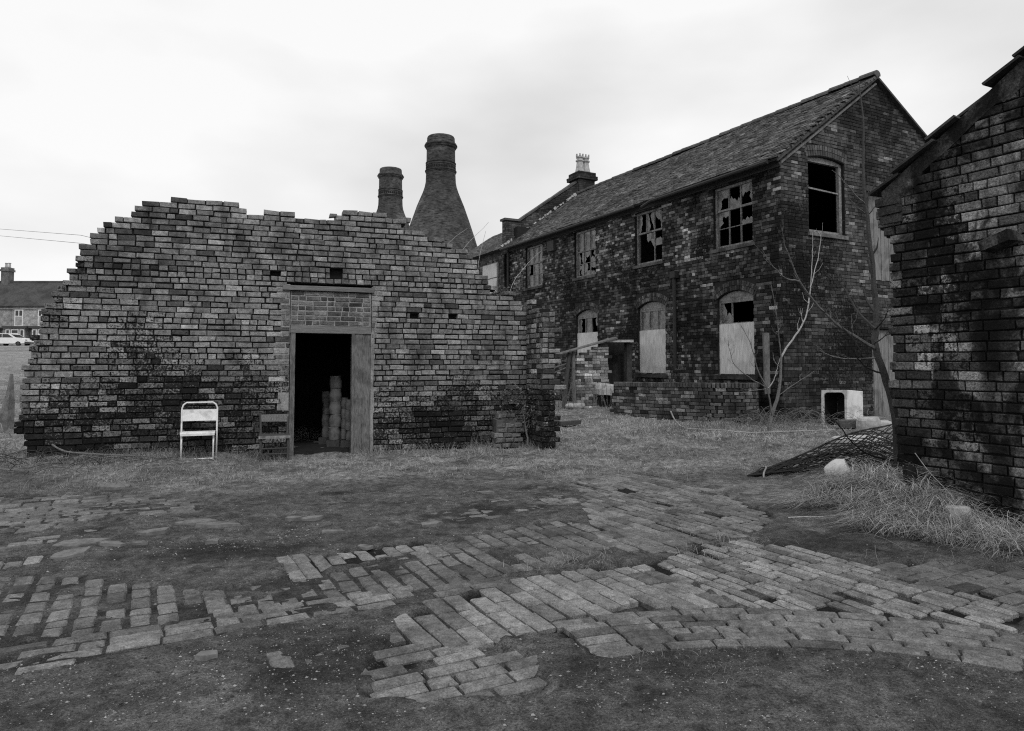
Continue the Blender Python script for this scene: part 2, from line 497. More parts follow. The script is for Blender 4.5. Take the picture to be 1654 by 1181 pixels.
# ------------------------------------------------------------------ paving layout (ground polygons measured in the photo)
def gpoly(pts): return [tuple(on_ground(x, y)[:2]) for x, y in pts]
PAVE = [
 # name, outline, direction of the long side, length, width, joint, share missing, mud level, tint range
 ('smooth', gpoly([(640, 1002), (713, 971), (809, 947), (850, 935), (956, 920), (1007, 908), (1062, 914), (1120, 945), (1225, 1000), (1100, 1012), (955, 1020), (900, 1024), (800, 1028), (740, 1040), (690, 1046), (625, 1050)]), 'F', .236, .114, .014, .03, -.024, (.15, .24)),
 ('corner', gpoly([(598, 1052), (700, 1042), (800, 1030), (870, 1075), (880, 1130), (590, 1130)]), 'G', .236, .082, .018, .08, -.020, (.13, .22)),
 ('edge', gpoly([(1052, 912), (1140, 880), (1200, 872), (1310, 890), (1400, 915), (1500, 945), (1590, 968), (1654, 985), (1654, 1050), (1540, 1030), (1440, 1010), (1300, 1004), (1215, 985), (1180, 968)]), 'F', .228, .070, .021, .10, -.014, (.13, .28)),
 ('right', gpoly([(1405, 915), (1520, 908), (1660, 925), (1700, 985), (1654, 983), (1590, 966), (1500, 943)]), 'G', .236, .114, .014, .04, -.022, (.09, .15)),
 ('far_track', gpoly([(930, 772), (1000, 766), (1060, 768), (1150, 792), (1255, 838), (1215, 868), (1145, 872), (1040, 842), (945, 815)]), 'F', .228, .070, .022, .10, -.010, (.11, .2)),
 ('far_smooth', gpoly([(938, 812), (1040, 842), (1150, 874), (1100, 888), (1030, 897), (985, 880), (960, 850)]), 'F', .236, .114, .014, .05, -.022, (.13, .2)),
 ('mid', gpoly([(640, 905), (720, 876), (800, 862), (900, 842), (962, 852), (1008, 888), (930, 908), (850, 925), (780, 938), (700, 932)]), 'F', .234, .112, .018, .12, -.003, (.10, .16)),
 ('left_row', gpoly([(456, 905), (560, 893), (690, 878), (715, 886), (610, 908), (525, 918), (525, 930), (465, 934)]), 'F', .2, .10, .008, .05, -.006, (.14, .22)),
 ('left_mid', gpoly([(462, 934), (530, 930), (640, 904), (720, 925), (770, 938), (600, 964), (470, 985), (330, 1000), (330, 962), (400, 946)]), 'F', .20, .106, .024, .12, -.003, (.1, .18)),
 ('band', gpoly([(-20, 1046), (200, 1022), (400, 990), (560, 964), (700, 944), (790, 932), (800, 946), (640, 980), (450, 1010), (250, 1045), (130, 1075), (-20, 1100)]), 'G', .236, .085, .014, .10, -.004, (.12, .2)),
 ('left_near', gpoly([(-20, 935), (60, 930), (200, 940), (330, 958), (420, 945), (470, 960), (400, 990), (200, 1020), (-20, 1046)]), 'F', .165, .104, .032, .14, -.001, (.1, .18)),
 ('left_far', gpoly([(-20, 806), (60, 802), (200, 800), (330, 812), (330, 838), (200, 832), (120, 850), (60, 862), (-20, 862)]), 'G', .234, .085, .016, .10, -.003, (.1, .17)),
 ('left_line', gpoly([(-20, 884), (80, 866), (200, 840), (215, 848), (90, 876), (-20, 900)]), 'G', .236, .112, .01, .15, .006, (.14, .2)),
 ('left_strip', gpoly([(-20, 910), (82, 896), (80, 908), (-20, 926)]), 'F', .2, .1, .008, .0, -.004, (.17, .23)),
 ('scraps', gpoly([(670, 838), (760, 815), (880, 778), (935, 790), (930, 815), (840, 830), (760, 850)]), 'G', .22, .1, .03, .42, .012, (.12, .19)),
 ('row_far', gpoly([(855, 806), (935, 806), (935, 816), (850, 815)]), 'F', .2, .1, .008, .0, -.002, (.15, .2)),
 ('front_left', gpoly([(430, 1050), (600, 1020), (600, 1130), (380, 1130)]), 'F', .232, .114, .03, .5, .012, (.09, .15)),
]
# the curved band of bricks on edge, lower right: a circle through the measured edge
arc_pts = np.array([on_ground(x, y)[:2] for x, y in [(985, 1062), (1083, 1055), (1245, 1046), (1395, 1052), (1502, 1063), (1593, 1079)]])
A_ = np.c_[2 * arc_pts, np.ones(len(arc_pts))]; b_ = (arc_pts ** 2).sum(1)
sol = np.linalg.lstsq(A_, b_, rcond=None)[0]
ARC_C = sol[:2]; ARC_R = math.sqrt(sol[2] + (ARC_C ** 2).sum())
ARC_N = 6
def arc_params(x, y):
    dx, dy = x - ARC_C[0], y - ARC_C[1]
    return np.hypot(dx, dy), np.arctan2(dx, dy)
ARC_A0 = arc_params(*on_ground(962, 1063)[:2])[1]; ARC_A1 = ARC_A0 + 2.2 / ARC_R * 1.6

def vec_in_poly(X, Y, poly):
    c = np.zeros(X.shape, bool); n = len(poly); j = n - 1
    for i in range(n):
        xi, yi = poly[i]; xj, yj = poly[j]
        with np.errstate(divide='ignore', invalid='ignore'):
            c ^= ((yi > Y) != (yj > Y)) & (X < (xj - xi) * (Y - yi) / (yj - yi) + xi)
        j = i
    return c

def rough_noise(X, Y):
    return .026 * (fbm(X * 1.7, Y * 1.7, 3) - .5) + .030 * (fbm(X * 6 + 40, Y * 6, 3) - .5) + .012 * (vnoise(X * 24, Y * 24) - .5)

# ------------------------------------------------------------------ ground sheet
def spaced(lo, hi, step, far_lo, far_hi, grow=1.16):
    c = list(np.arange(lo, hi + 1e-6, step)); s = step; x = lo
    while x > far_lo: s *= grow; x -= s; c.insert(0, x)
    s = step; x = c[-1]
    while x < far_hi: s *= grow; x += s; c.append(x)
    return np.array(c)
gx = spaced(-6.8, 6.6, .055, -900, 900)
gy = spaced(2.3, 12.8, .05, -300, 1500)
GX, GY = np.meshgrid(gx, gy)
near = (np.abs(GX) < 9) & (GY < 16) & (GY > 0)
mud = np.full(GX.shape, .014); paved = np.zeros(GX.shape, bool)
for (nm, poly, *_r) in PAVE:
    inside = vec_in_poly(GX, GY, poly); mud[inside] = _r[5]; paved |= inside
ar, aa = arc_params(GX, GY)
ina = (ar > ARC_R) & (ar < ARC_R + ARC_N * .088) & (aa > ARC_A0) & (aa < ARC_A1)
mud[ina] = -.020; paved |= ina
GZ = zsmooth(GX, GY) + rough_noise(GX, GY) * np.where(paved, .8, 1.25) * (1 + 1.7 * ss((GY - 8.2) / 2.5)) + np.where(near, mud, .01)
far_h = np.hypot(GX, GY)
GZ = GZ + np.where(far_h > 120, -.0, 0)
turf = ss((GY - 7.6 + 1.6 * (fbm(GX * .6, GY * .6, 3) - .5) * 2) / 1.6)
rx, ry = GX - SHED[0], GY - SHED[1]
sa = rx * -F2[0] + ry * -F2[1]; sd = -(rx * G2[0] + ry * G2[1])
turf = np.maximum(turf, .7 * np.exp(-(np.maximum(sd, 0) / .9) ** 2) * (sa > -3))
turf = turf * (.35 + .65 * ss((fbm(GX * 1.6 + 3, GY * 1.6, 4) - .36) / .2))
turf = np.where(paved & (GY > 7), turf * .45, turf)
ny_, nx_ = GX.shape
verts = np.c_[GX.ravel(), GY.ravel(), GZ.ravel()].astype(np.float32)
ii, jj = np.meshgrid(np.arange(nx_ - 1), np.arange(ny_ - 1))
q = (jj * nx_ + ii).ravel()
quads = np.c_[q, q + 1, q + nx_ + 1, q + nx_].astype(np.int32)
def fast_mesh(name, verts, faces, mat, smooth=False, point_attr=None, face_attr=None, parent=None):
    k = faces.shape[1]
    me = bpy.data.meshes.new(name)
    me.vertices.add(len(verts)); me.vertices.foreach_set('co', np.asarray(verts, np.float32).ravel())
    me.loops.add(faces.size); me.loops.foreach_set('vertex_index', np.asarray(faces, np.int32).ravel())
    me.polygons.add(len(faces)); me.polygons.foreach_set('loop_start', np.arange(0, faces.size, k, dtype=np.int32))
    me.polygons.foreach_set('use_smooth', np.full(len(faces), smooth))
    if point_attr is not None:
        a = me.attributes.new(point_attr[0], 'FLOAT', 'POINT'); a.data.foreach_set('value', np.asarray(point_attr[1], np.float32))
    if face_attr is not None:
        a = me.attributes.new(face_attr[0], 'FLOAT', 'FACE'); a.data.foreach_set('value', np.asarray(face_attr[1], np.float32))
    me.update(); me.validate()
    me.materials.append(M[mat])
    o = bpy.data.objects.new(name, me); COL.objects.link(o)
    if parent: o.parent = parent
    return o
ground = fast_mesh('ground', verts, quads, 'ground', True, ('turf', turf.ravel()))
wet = np.zeros(GX.shape)
for (x_, y_, rx_, ry_, k_) in ((340, 893, .75, .35, .75), (1330, 880, .8, .35, .6), (250, 985, .5, .10, .8), (420, 950, .5, .10, .6), (560, 1045, .5, .12, .5), (1100, 1075, .9, .15, .45), (545, 800, .3, .12, .7)):
    p_ = on_ground(x_, y_); e_ = ((GX - p_[0]) / rx_) ** 2 + ((GY - p_[1] - .17 * (GX - p_[0])) / ry_) ** 2 + 2.2 * (fbm(GX * 2.7 + x_, GY * 2.7, 4) - .5)
    wet = np.maximum(wet, k_ * ss((1.1 - e_) / .9))
a_ = ground.data.attributes.new('joint_dirt', 'FLOAT', 'POINT'); a_.data.foreach_set('value', np.maximum(wet, paved * (1 - ss((fbm(GX * 3 + 5, GY * 3, 3) - .52) / .12)) * np.where(mud < -.004, 1.0, .55)).ravel().astype(np.float32))
tag(ground, kind='structure')

def z_ground(x, y):
    """height of the finished ground sheet"""
    i = int(np.clip(np.searchsorted(gx, x) - 1, 0, nx_ - 2)); j = int(np.clip(np.searchsorted(gy, y) - 1, 0, ny_ - 2))
    a = (x - gx[i]) / (gx[i + 1] - gx[i]); b = (y - gy[j]) / (gy[j + 1] - gy[j])
    return float((GZ[j, i] * (1 - a) + GZ[j, i + 1] * a) * (1 - b) + (GZ[j + 1, i] * (1 - a) + GZ[j + 1, i + 1] * a) * b)

# ------------------------------------------------------------------ paving bricks, each laid on the ground
def paving(nm, poly, ori, bl, bw, joint, miss, mudlev, tr):
    r = random.Random(nm); u, v = (F2, G2) if ori == 'F' else (G2, F2)
    P = np.array(poly); pu = P @ u[:2]; pv = P @ v[:2]
    out = []; k = 0; y = pv.min() - bw
    while y < pv.max() + bw:
        x = pu.min() - bl * (1 + .5 * (k % 2)) + r.uniform(-.03, .03)
        while x < pu.max() + bl:
            L = bl if r.random() > .12 else bl * .5
            c = u * (x + L / 2) + v * (y + bw / 2 + r.uniform(-.004, .004))
            n_in = sum(in_poly(*(c + u * e * L * .4)[:2], poly) for e in (-1, 0, 1))
            x += L + joint
            q_r, q_a = arc_params(c[0], c[1])
            if ARC_R - .1 < q_r < ARC_R + ARC_N * .088 + .05 and ARC_A0 - .01 < q_a < ARC_A1: continue
            if n_in < 2 or r.random() < miss * .45: continue
            sag = .010 * (fbm(c[0] * 1.1 + 3, c[1] * 1.1, 2) - .5)
            z = float(zsmooth(c[0], c[1])) + .008 + sag + r.gauss(0, .0025)
            tu, tv = r.gauss(0, .007), r.gauss(0, .010)
            uu = u + Z3 * tu; uu = uu / np.linalg.norm(uu)
            ca = r.gauss(0, .009); uu = uu + v * ca; uu = uu / np.linalg.norm(uu)
            vv = v + Z3 * tv; vv = vv - uu * np.dot(vv, uu); vv = vv / np.linalg.norm(vv)
            nn = np.cross(uu, vv); nn = nn if nn[2] > 0 else -nn
            if np.dot(np.cross(uu, vv), nn) < 0: vv = -vv
            out.append(Piece((c[0], c[1], z), uu, vv, nn, L, bw, .07, sooty(1, .22) - .95 + r.uniform(*tr) * 1.02 * (r.uniform(.6, .85) if r.random() < .15 else 1), ch=.010, jit=.003))
        y += bw + joint; k += 1
    root = bpy.data.objects.new('brick_paving', None); COL.objects.link(root)
    tag(root, kind='structure')
    emit(out, root, 'brick_pave', 'brick', 'paving_bricks', nmax=300)
for row_ in PAVE: paving(*row_)
arc = []
for i in range(ARC_N):
    rr = ARC_R + .044 + i * .088; a = ARC_A0 + random.uniform(0, .02)
    while a < ARC_A1:
        L = .236 if random.random() > .15 else .12
        am = a + L / 2 / rr
        u = np.array([math.cos(am), -math.sin(am), 0]); v = np.array([math.sin(am), math.cos(am), 0])
        c = (ARC_C[0] + rr * math.sin(am), ARC_C[1] + rr * math.cos(am))
        arc.append(Piece((c[0], c[1], .013 + random.gauss(0, .003)), u, v, Z3, L, .075, .08, sooty(random.uniform(.13, .19) * (.7 if random.random() < .15 else 1), .22), ch=.010, jit=.003))
        a += (L + .014) / rr
root = bpy.data.objects.new('brick_paving', None); COL.objects.link(root); tag(root, kind='structure')
emit(arc, root, 'brick_pave', 'brick', 'paving_bricks')

# ------------------------------------------------------------------ ruined front wall with doorway
MW_WALL = mat_z(WALL0, WA)
ruin = thing('ruined_wall', 'broken freestanding brick wall with jagged top and a dark doorway', 'wall', WALL0, WA)
TOP = [(-7.5, 1.0), (-7.26, 1.30), (-7.16, 1.72), (-7.06, 2.05), (-6.96, 2.32), (-6.82, 2.6), (-6.64, 3.08), (-6.42, 3.42), (-6.0, 3.68), (-5.63, 3.88), (-5.4, 3.97), (-4.75, 3.95), (-4.6, 3.86), (-3.98, 3.79), (-3.14, 3.80), (-2.85, 3.90), (-2.45, 3.89), (-1.94, 3.83), (-1.52, 3.68), (-1.25, 3.54), (-.81, 3.40), (-.59, 3.26), (-.46, 2.95), (-.31, 2.76), (.09, 2.68), (.26, 2.56)]
tx, tz = zip(*TOP)
def wall_top(x): return float(np.interp(x, tx, tz)) + .045 * (vnoise(x * 4.3, 2.2) - .5) * 2 * (1 if -5 < x < -1 else .4)
def wall_left(z): return float(np.interp(z, [-.3, .2, .6, 1.25, 1.68, 2.02, 2.29, 2.55, 3.05, 3.4, 3.7, 4.1], [-7.02, -7.14, -7.24, -7.22, -7.12, -7.02, -6.92, -6.78, -6.58, -6.3, -5.85, -5.4]))
HOLES = [(-4.0, -3.85, 2.84, 2.93), (-3.1, -2.9, 2.84, 3.01), (-1.80, -1.65, 2.19, 2.28), (-1.14, -.99, 2.19, 2.28)]
DOOR = (-3.70, -2.43, -.3, 2.68)
rects = lay_courses(-7.4, .36, -.22, 4.05, .0865, .238, .0155, hp=.20, openings=[DOOR] + HOLES, left=wall_left, top=wall_top, tooth=.08, seed=3, allhead=.12)
rects = [(a, min(b, .40), c, d, r) for a, b, c, d, r in rects if min(b, .40) - a > .04]
rects = [q for q in rects if not ((q[2] + q[3]) / 2 > wall_top((q[0] + q[1]) / 2) - .10 and random.random() < .22)]
def soot(x, z, s=0): return fbm(x * .9 + 11 + s, z * 1.3 + 4 + s, 4)
pcs = []
for a, b, c, d, r in rects:
    m, zc = (a + b) / 2, (c + d) / 2
    s = soot(m, zc)
    t = float(np.clip(random.lognormvariate(math.log(.215), .25), .10, .45))
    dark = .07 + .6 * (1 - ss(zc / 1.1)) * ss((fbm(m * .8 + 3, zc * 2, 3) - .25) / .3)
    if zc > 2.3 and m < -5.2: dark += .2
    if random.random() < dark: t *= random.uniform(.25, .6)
    # damp, sooty patches with a shape of their own
    for px_, pz_, rx_, rz_ in ((-5.9, 2.95, .5, .28), (-6.5, 2.75, .35, .2), (-5.2, 1.0, 1.1, .35), (-4.6, 1.2, .5, .15), (-5.8, .35, 1.4, .45), (-.9, .55, .9, .35), (.1, .8, .4, .5)):
        e = ((m - px_) / rx_) ** 2 + ((zc - pz_) / rz_) ** 2 + 1.6 * (fbm(m * 3, zc * 3, 2) - .5)
        if e < 1: t *= random.uniform(.45, .85)
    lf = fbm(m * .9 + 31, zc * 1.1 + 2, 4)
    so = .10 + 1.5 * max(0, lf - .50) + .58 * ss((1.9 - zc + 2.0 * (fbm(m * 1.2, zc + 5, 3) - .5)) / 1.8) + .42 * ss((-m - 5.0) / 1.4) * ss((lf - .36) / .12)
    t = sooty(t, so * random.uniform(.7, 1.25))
    tilt_ = random.gauss(0, .006)
    if zc > wall_top(m) - .10:
        tilt_ = random.gauss(0, .03)
    lu, lv = b - a, d - c
    if random.random() < .08: lv *= random.uniform(.8, .92)
    pcs.append(Piece((m + random.gauss(0, .002), -random.uniform(0, .009) - (.008 if random.random() < .03 else 0) + (.02 if random.random() < .03 else 0), zc + random.gauss(0, .002)), np.array([math.cos(tilt_), 0, math.sin(tilt_)]), np.array([-math.sin(tilt_), 0, math.cos(tilt_)]), -Y3, lu, lv, .215, t, ch=random.uniform(.003, .007), jit=.003))
for _ in range(3):                        # loose bricks left lying on the broken top
    m = random.uniform(-4.4, -1.2); an = random.gauss(0, .035); L = random.choice((.22, .22, .13))
    pcs.append(Piece((m, random.uniform(-.02, .03), wall_top(m) + .004), np.array([math.cos(an), 0, math.sin(an)]), np.array([-math.sin(an), 0, math.cos(an)]), -Y3, L, .066, .105, random.uniform(.12, .26), ch=.008, jit=.008))
core = core_boxes(MB(), rects, .030, .222, .0865)
for h in HOLES: core.box(h[0] - .02, h[1] + .02, .11, .20, h[2] - .02, h[3] + .02)
face = core.build('wall_face', 'joint_dark', ruin)
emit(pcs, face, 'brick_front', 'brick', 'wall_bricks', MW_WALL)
# pale pointing round the doorway
pp = MB()
for z in np.arange(.7, 2.62, .0865):
    w = .10 + .16 * vnoise(z * 3.1, 7.7)
    pp.box(-3.70 - w, -3.70, .006, .04, z, z + .086)
    if z > 1.9: pp.box(-2.43, -2.43 + .06 + .12 * vnoise(z * 4, 1.7), .006, .04, z, z + .086)
pp.build('pointing', 'mortar_pale', ruin, tint=False)

# infill panel over the door
infill = MB(); infill.box(-3.69, -2.44, .012, .2, 2.045, 2.585)
inf = infill.build('infill_panel', 'mortar_pale', ruin, tint=False)
ir = lay_courses(-3.685, -2.445, 2.05, 2.585, .077, .225, .016, hp=.45, seed=12)
ip = [Piece(((a + b) / 2, .006 - random.uniform(0, .006), (c + d) / 2), X3, Z3, -Y3, b - a, d - c, .1, random.uniform(.09, .24) * (.5 if random.random() < .25 else 1), jit=.003) for a, b, c, d, r in ir]
emit(ip, inf, 'brick_front', 'brick', 'infill_bricks', MW_WALL)
mb = MB(); mb.box(-3.81, -2.40, -.035, .2, 2.595, 2.68, jit=.008); mb.build('lintel', 'wood_lintel', ruin, tint=False)
frame = MB(); frame.box(-3.69, -2.44, -.02, .14, 1.925, 2.04, jit=.004)
fr = frame.build('door_frame', 'wood_lintel', ruin, tint=False)
mb = MB(); mb.box(-3.69, -3.615, -.012, .14, -.1, 1.925, jit=.005); mb.build('jamb', 'wood_grey', fr, tint=False)
for k, (a, b, y) in enumerate(((-2.745, -2.70, -.02), (-2.698, -2.575, -.004), (-2.573, -2.445, .002))):
    mb = MB(); mb.box(a, b, y, .12, -.1, 1.922, jit=.003); mb.build('plank', 'wood_grey', fr, tint=False)
mb = MB()
zs = np.linspace(-.05, 1.95, 24)
for i in range(23): mb.box(-2.442, -2.405 + .03 * vnoise(zs[i] * 6, 3.3), -.012, .1, zs[i], zs[i + 1] + .002)
mb.build('mortar_edge', 'mortar_pale', ruin, tint=False)
# the room behind the doorway
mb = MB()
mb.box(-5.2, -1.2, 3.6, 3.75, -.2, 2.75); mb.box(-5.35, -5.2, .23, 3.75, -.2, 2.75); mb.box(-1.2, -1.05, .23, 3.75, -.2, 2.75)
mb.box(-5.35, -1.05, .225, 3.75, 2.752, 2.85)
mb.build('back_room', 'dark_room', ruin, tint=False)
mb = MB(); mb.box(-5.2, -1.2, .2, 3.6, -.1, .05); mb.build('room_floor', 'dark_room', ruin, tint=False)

# stub wall coming forward at the right-hand end
STUB_W = .75
def stub_top(x): return float(np.interp(x, [0, .25, .5, .75], [2.62, 2.45, 2.4, 2.28]))
sr = lay_courses(0, STUB_W, -.2, 2.7, .0865, .238, .011, hp=.35, top=stub_top, seed=9)
MS = MW_WALL @ mat_z((.27, 0, 0), -math.pi / 2)
sc = MB()
for a, b, c, d, r in sr: pass
core_boxes(sc, sr, .014, .21, .0865, 0.0)
stub = sc.build('stub_wall', 'joint_dark', ruin, tint=False); stub.location = (.27, 0, 0); stub.rotation_euler = (0, 0, -math.pi / 2)
sp = []
for a, b, c, d, r in sr:
    zc = (c + d) / 2
    t = random.lognormvariate(math.log(.19), .4) * (random.uniform(.15, .45) if random.random() < .25 + .6 * (zc < 1.0) else 1)
    sp.append(Piece(((a + b) / 2, -random.uniform(0, .012), zc), X3, Z3, -Y3, b - a, d - c, .1, sooty(t, .45), ch=.009, jit=.003))
emit(sp, stub, 'brick_front', 'brick', 'wall_bricks', MS, nmax=150)
er = lay_courses(0, .225, -.2, 2.30, .0865, .225, .011, hp=.5, seed=14, tooth=.02)
ep = []
for a, b, c, d, r in er:
    zc = (c + d) / 2
    t = random.lognormvariate(math.log(.2), .35) * (random.uniform(.12, .4) if random.random() < .15 + .7 * (zc < .9) else 1)
    ep.append(Piece(((a + b) / 2, -random.uniform(0, .02), zc), X3, Z3, -Y3, b - a, d - c, .1, sooty(t, .2 + .5 * (zc < 1.0)), ch=.01, jit=.004))
sc = MB(); sc.box(0.02, .205, .02, .1, -.2, 2.24)
end = sc.build('wall_end', 'joint_dark', ruin, tint=False); end.location = (.27, -STUB_W - .001, 0)
emit(ep, end, 'brick_front', 'brick', 'wall_bricks', MW_WALL @ mat_z((.27, -STUB_W, 0), 0))
# broken low buttress against the wall foot
bp = []
for r in range(7):
    z = .02 + r * .083
    for k in range(3 if r < 5 else 2):
        a = -.42 + k * .16 + (.05 if r % 2 else 0) + .02 * r
        bp.append(Piece((a + .07, -.26 + .015 * r + random.uniform(-.02, .02), z + .04), X3, Z3, -Y3, .15, .074, .24, random.choice((.12, .16, .2, .24, .45)) if r in (2, 4) else random.uniform(.06, .18), ch=.014, jit=.006))
bc = MB(); bc.box(-.36, .0, -.2, .0, -.05, .50, jit=.01)
bo = bc.build('buttress', 'mortar_grey', ruin, tint=False)
emit(bp, bo, 'brick_front', 'brick', 'wall_bricks', MW_WALL)

# ------------------------------------------------------------------ near shed gable on the right
SH_ROT = TH - math.pi / 2
MW_SHED = mat_z(SHED, SH_ROT)
shed = thing('brick_shed', 'near sooty brick shed end with a sloping tiled verge', 'shed', SHED, SH_ROT)
S_LEN, S_APEX = 4.2, 2.1
def shed_top(x): return 3.06 + .655 * x if x < S_APEX else 3.06 + .655 * (2 * S_APEX - x)
def shed_left(z): return float(np.interp(z, [0, .5, 1.2, 2.3, 2.55, 2.7, 2.85, 3.0, 3.3], [.10, .05, 0.0, 0.0, .02, -.06, -.09, -.06, -.02]))
rs = lay_courses(-.1, S_LEN, -.2, 4.8, .0865, .240, .012, hp=.22, left=shed_left, top=lambda x: shed_top(x) - .03, tooth=.05, seed=21)
rs = [q for q in rs if q[1] < S_LEN]
ps = []
for a, b, c, d, r in rs:
    m, zc = (a + b) / 2, (c + d) / 2
    k = fbm(m * 2.1 + 5, zc * 1.6 + 8, 3)
    t = random.lognormvariate(math.log(.042), .5)
    if k > .54 and zc > .9 and random.random() < .5: t = random.uniform(.05, .13)
    if 1.2 < zc < 2.65 and m < .75 and random.random() < .42: t = random.uniform(.10, .2)
    if a < .16 and zc < 2.4: t *= random.uniform(.15, .6)
    ps.append(Piece((m, -random.uniform(0, .006) + (.018 if random.random() < .04 else 0), zc), X3, Z3, -Y3, b - a, d - c, .22, sooty(min(t * 1.9, .34), .36 + 1.4 * (k - .45) * -1 + .3 * (zc < 1.2)), ch=random.uniform(.004, .008), jit=.0025))
sc = MB(); core_boxes(sc, rs, .022, .23, .0865, .012)
sf = sc.build('gable_wall', 'joint_shed', shed, tint=False)
emit(ps, sf, 'brick_shed', 'brick', 'wall_bricks', MW_SHED)
# mortar fillet under the tiles, and the tiles themselves
mb = MB()
fx_ = np.linspace(-.06, S_APEX, 60)
mb.prism([(x, shed_top(x) - .05 - .13 * fbm(x * 3.1, 1.1, 3) * (1.6 if vnoise(x * 2.3, 9) > .5 else .6)) for x in fx_] + [(x, shed_top(x) + .075) for x in fx_[::-1]], -.004, .12)
mb.t = [.05] * len(mb.t); mb.build('mortar_fillet', 'brick_shed', shed)
rd = MB()
sl = np.array([.837, 0, .547]); sn = np.array([-.547, 0, .837])
L_ = S_APEX / .837
base_pt = np.array([0, 0, 3.13])
rd.add([tuple(base_pt + sl * (-.10) + Y3 * .06), tuple(base_pt + sl * L_ + Y3 * .06), tuple(base_pt + sl * L_ + Y3 * 6), tuple(base_pt + sl * (-.10) + Y3 * 6)], [(0, 1, 2, 3)])
rd.add([(S_APEX, .06, 3.13 + .655 * S_APEX), (S_LEN + .2, .06, 3.13 + .655 * (S_APEX * 2 - S_LEN - .2)), (S_LEN + .2, 6, 3.13 + .655 * (S_APEX * 2 - S_LEN - .2)), (S_APEX, 6, 3.13 + .655 * S_APEX)], [(0, 1, 2, 3)])
sroof = rd.build('roof', 'tile', shed)
tp = []
k = 0; s_ = -.14
while s_ < L_:
    wdt = random.uniform(.2, .42)
    for j in range(20):
        y = -.055 + random.uniform(-.02, .02) + j * .3
        if j == 0 and random.random() < .1: y += .08
        c = base_pt + sl * (s_ + wdt / 2) + Y3 * (y + .145) + sn * (.045 + random.uniform(0, .012))
        u = sl + sn * -.15; u = u / np.linalg.norm(u); n_ = np.cross(u, Y3)
        tp.append(Piece(c, u, Y3, n_ / np.linalg.norm(n_), wdt + .05, .29, .026, random.uniform(.03, .07), ch=.004, jit=.006))
    s_ += wdt
emit(tp, sroof, 'tile', 'tile', 'roof_tiles', MW_SHED)
# side wall under the eave, body of the shed and a corbel stone
mb = MB(); mb.box(.02, .24, .236, 6, -.2, 3.1); mb.box(S_LEN - .24, S_LEN - .02, .236, 6, -.2, 3.1); mb.box(.25, S_LEN - .25, 5.8, 6, -.2, 3.1)
mb.build('side_wall', 'joint_shed', shed, tint=False)
mb = MB(); mb.obox((1.02, -.085, 2.43), np.array([.96, -.1, .27]), np.array([.1, .99, 0]), np.array([-.27, 0, .96]), .25, .19, .085, jit=.008)
mb.t = [.08] * len(mb.t); mb.build('corbel_stone', 'brick_shed', shed)
for z_, dx in ((2.95, -.12), (2.86, -.09), (2.77, -.07)):
    mb = MB(); mb.box(dx, .14, -.03, .2, z_, z_ + .075, tint=.035, jit=.006); mb.build('kneeler_brick', 'brick_shed', shed)

# ------------------------------------------------------------------ long derelict workshop
L_H, EAVE, APX, APZ, WID = 13.5, 6.22, 3.45, 8.72, 7.2
house = thing('brick_workshop', 'long derelict two-storey brick workshop with broken windows and tiled roof', 'building', CORNER, TH)
MW_H = mat_z(CORNER, TH)
M_FAC = mat_z((0, L_H, 0), -math.pi / 2); MW_F = MW_H @ M_FAC
UPW = [(.85, 2.13), (4.12, 5.33), (7.36, 8.60), (10.73, 12.0)]; UPZ = (4.36, 5.92)
LOW = [(.86, 2.04), (4.01, 5.22), (7.28, 8.52)]; LOZ = (1.19, 3.26)
def cx(t): return L_H - t                    # facade position measured from the near corner -> wall x
ops = [(cx(b), cx(a), UPZ[0], UPZ[1]) for a, b in UPW] + [(cx(b), cx(a), LOZ[0], LOZ[1]) for a, b in LOW]
def wall_core(mb, x0, x1, z0, z1, ops, y0, y1, topf=None):
    xs = sorted({x0, x1} | {o[0] for o in ops} | {o[1] for o in ops}); zs = sorted({z0, z1} | {o[2] for o in ops} | {o[3] for o in ops})
    for i in range(len(xs) - 1):
        for j in range(len(zs) - 1):
            mx, mz = (xs[i] + xs[i + 1]) / 2, (zs[j] + zs[j + 1]) / 2
            if any(o[0] < mx < o[1] and o[2] < mz < o[3] for o in ops): continue
            mb.box(xs[i], xs[i + 1], y0, y1, zs[j], zs[j + 1])
mb = MB(); wall_core(mb, 0, L_H - .012, -.2, EAVE, ops, .018, .26)
fac = mb.build('facade_wall', 'joint_long', house, tint=False); fac.location = (0, L_H, 0); fac.rotation_euler = (0, 0, -math.pi / 2)
# window arches need bricks kept clear
arch_keep = [(cx(b) - .09, cx(a) + .09, 2.98, 3.62) for a, b in LOW]
rl = lay_courses(0, L_H, -.1, EAVE, .0825, .236, .009, hp=.38, openings=ops + [(a - 0, b + 0, 3.26, 3.50) for a, b, _c, _d in arch_keep] + [(a, b, 3.05, 3.27) for a, b, _c, _d in arch_keep], seed=31, allhead=.25)
pf = []
for a, b, c, d, r in rl:
    m, zc = (a + b) / 2, (c + d) / 2
    k = fbm(m * .55 + 2, zc * .8 + 6, 4)
    u_ = random.random()
    if u_ < .30: t = random.uniform(.018, .045)
    elif u_ < .77: t = random.uniform(.05, .14)
    elif u_ < .95: t = random.uniform(.14, .28)
    else: t = random.uniform(.32, .55)
    if k > .52: t *= random.uniform(.25, .8)
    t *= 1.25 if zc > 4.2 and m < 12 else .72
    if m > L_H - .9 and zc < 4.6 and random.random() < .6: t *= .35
    pf.append(Piece((m, -random.uniform(0, .006), zc), X3, Z3, -Y3, b - a, d - c, .1, sooty(min(t, .55), .05 + 2.2 * max(0, fbm(m * .9 + 9, zc * .9, 4) - .46)), ch=.005, jit=.003))
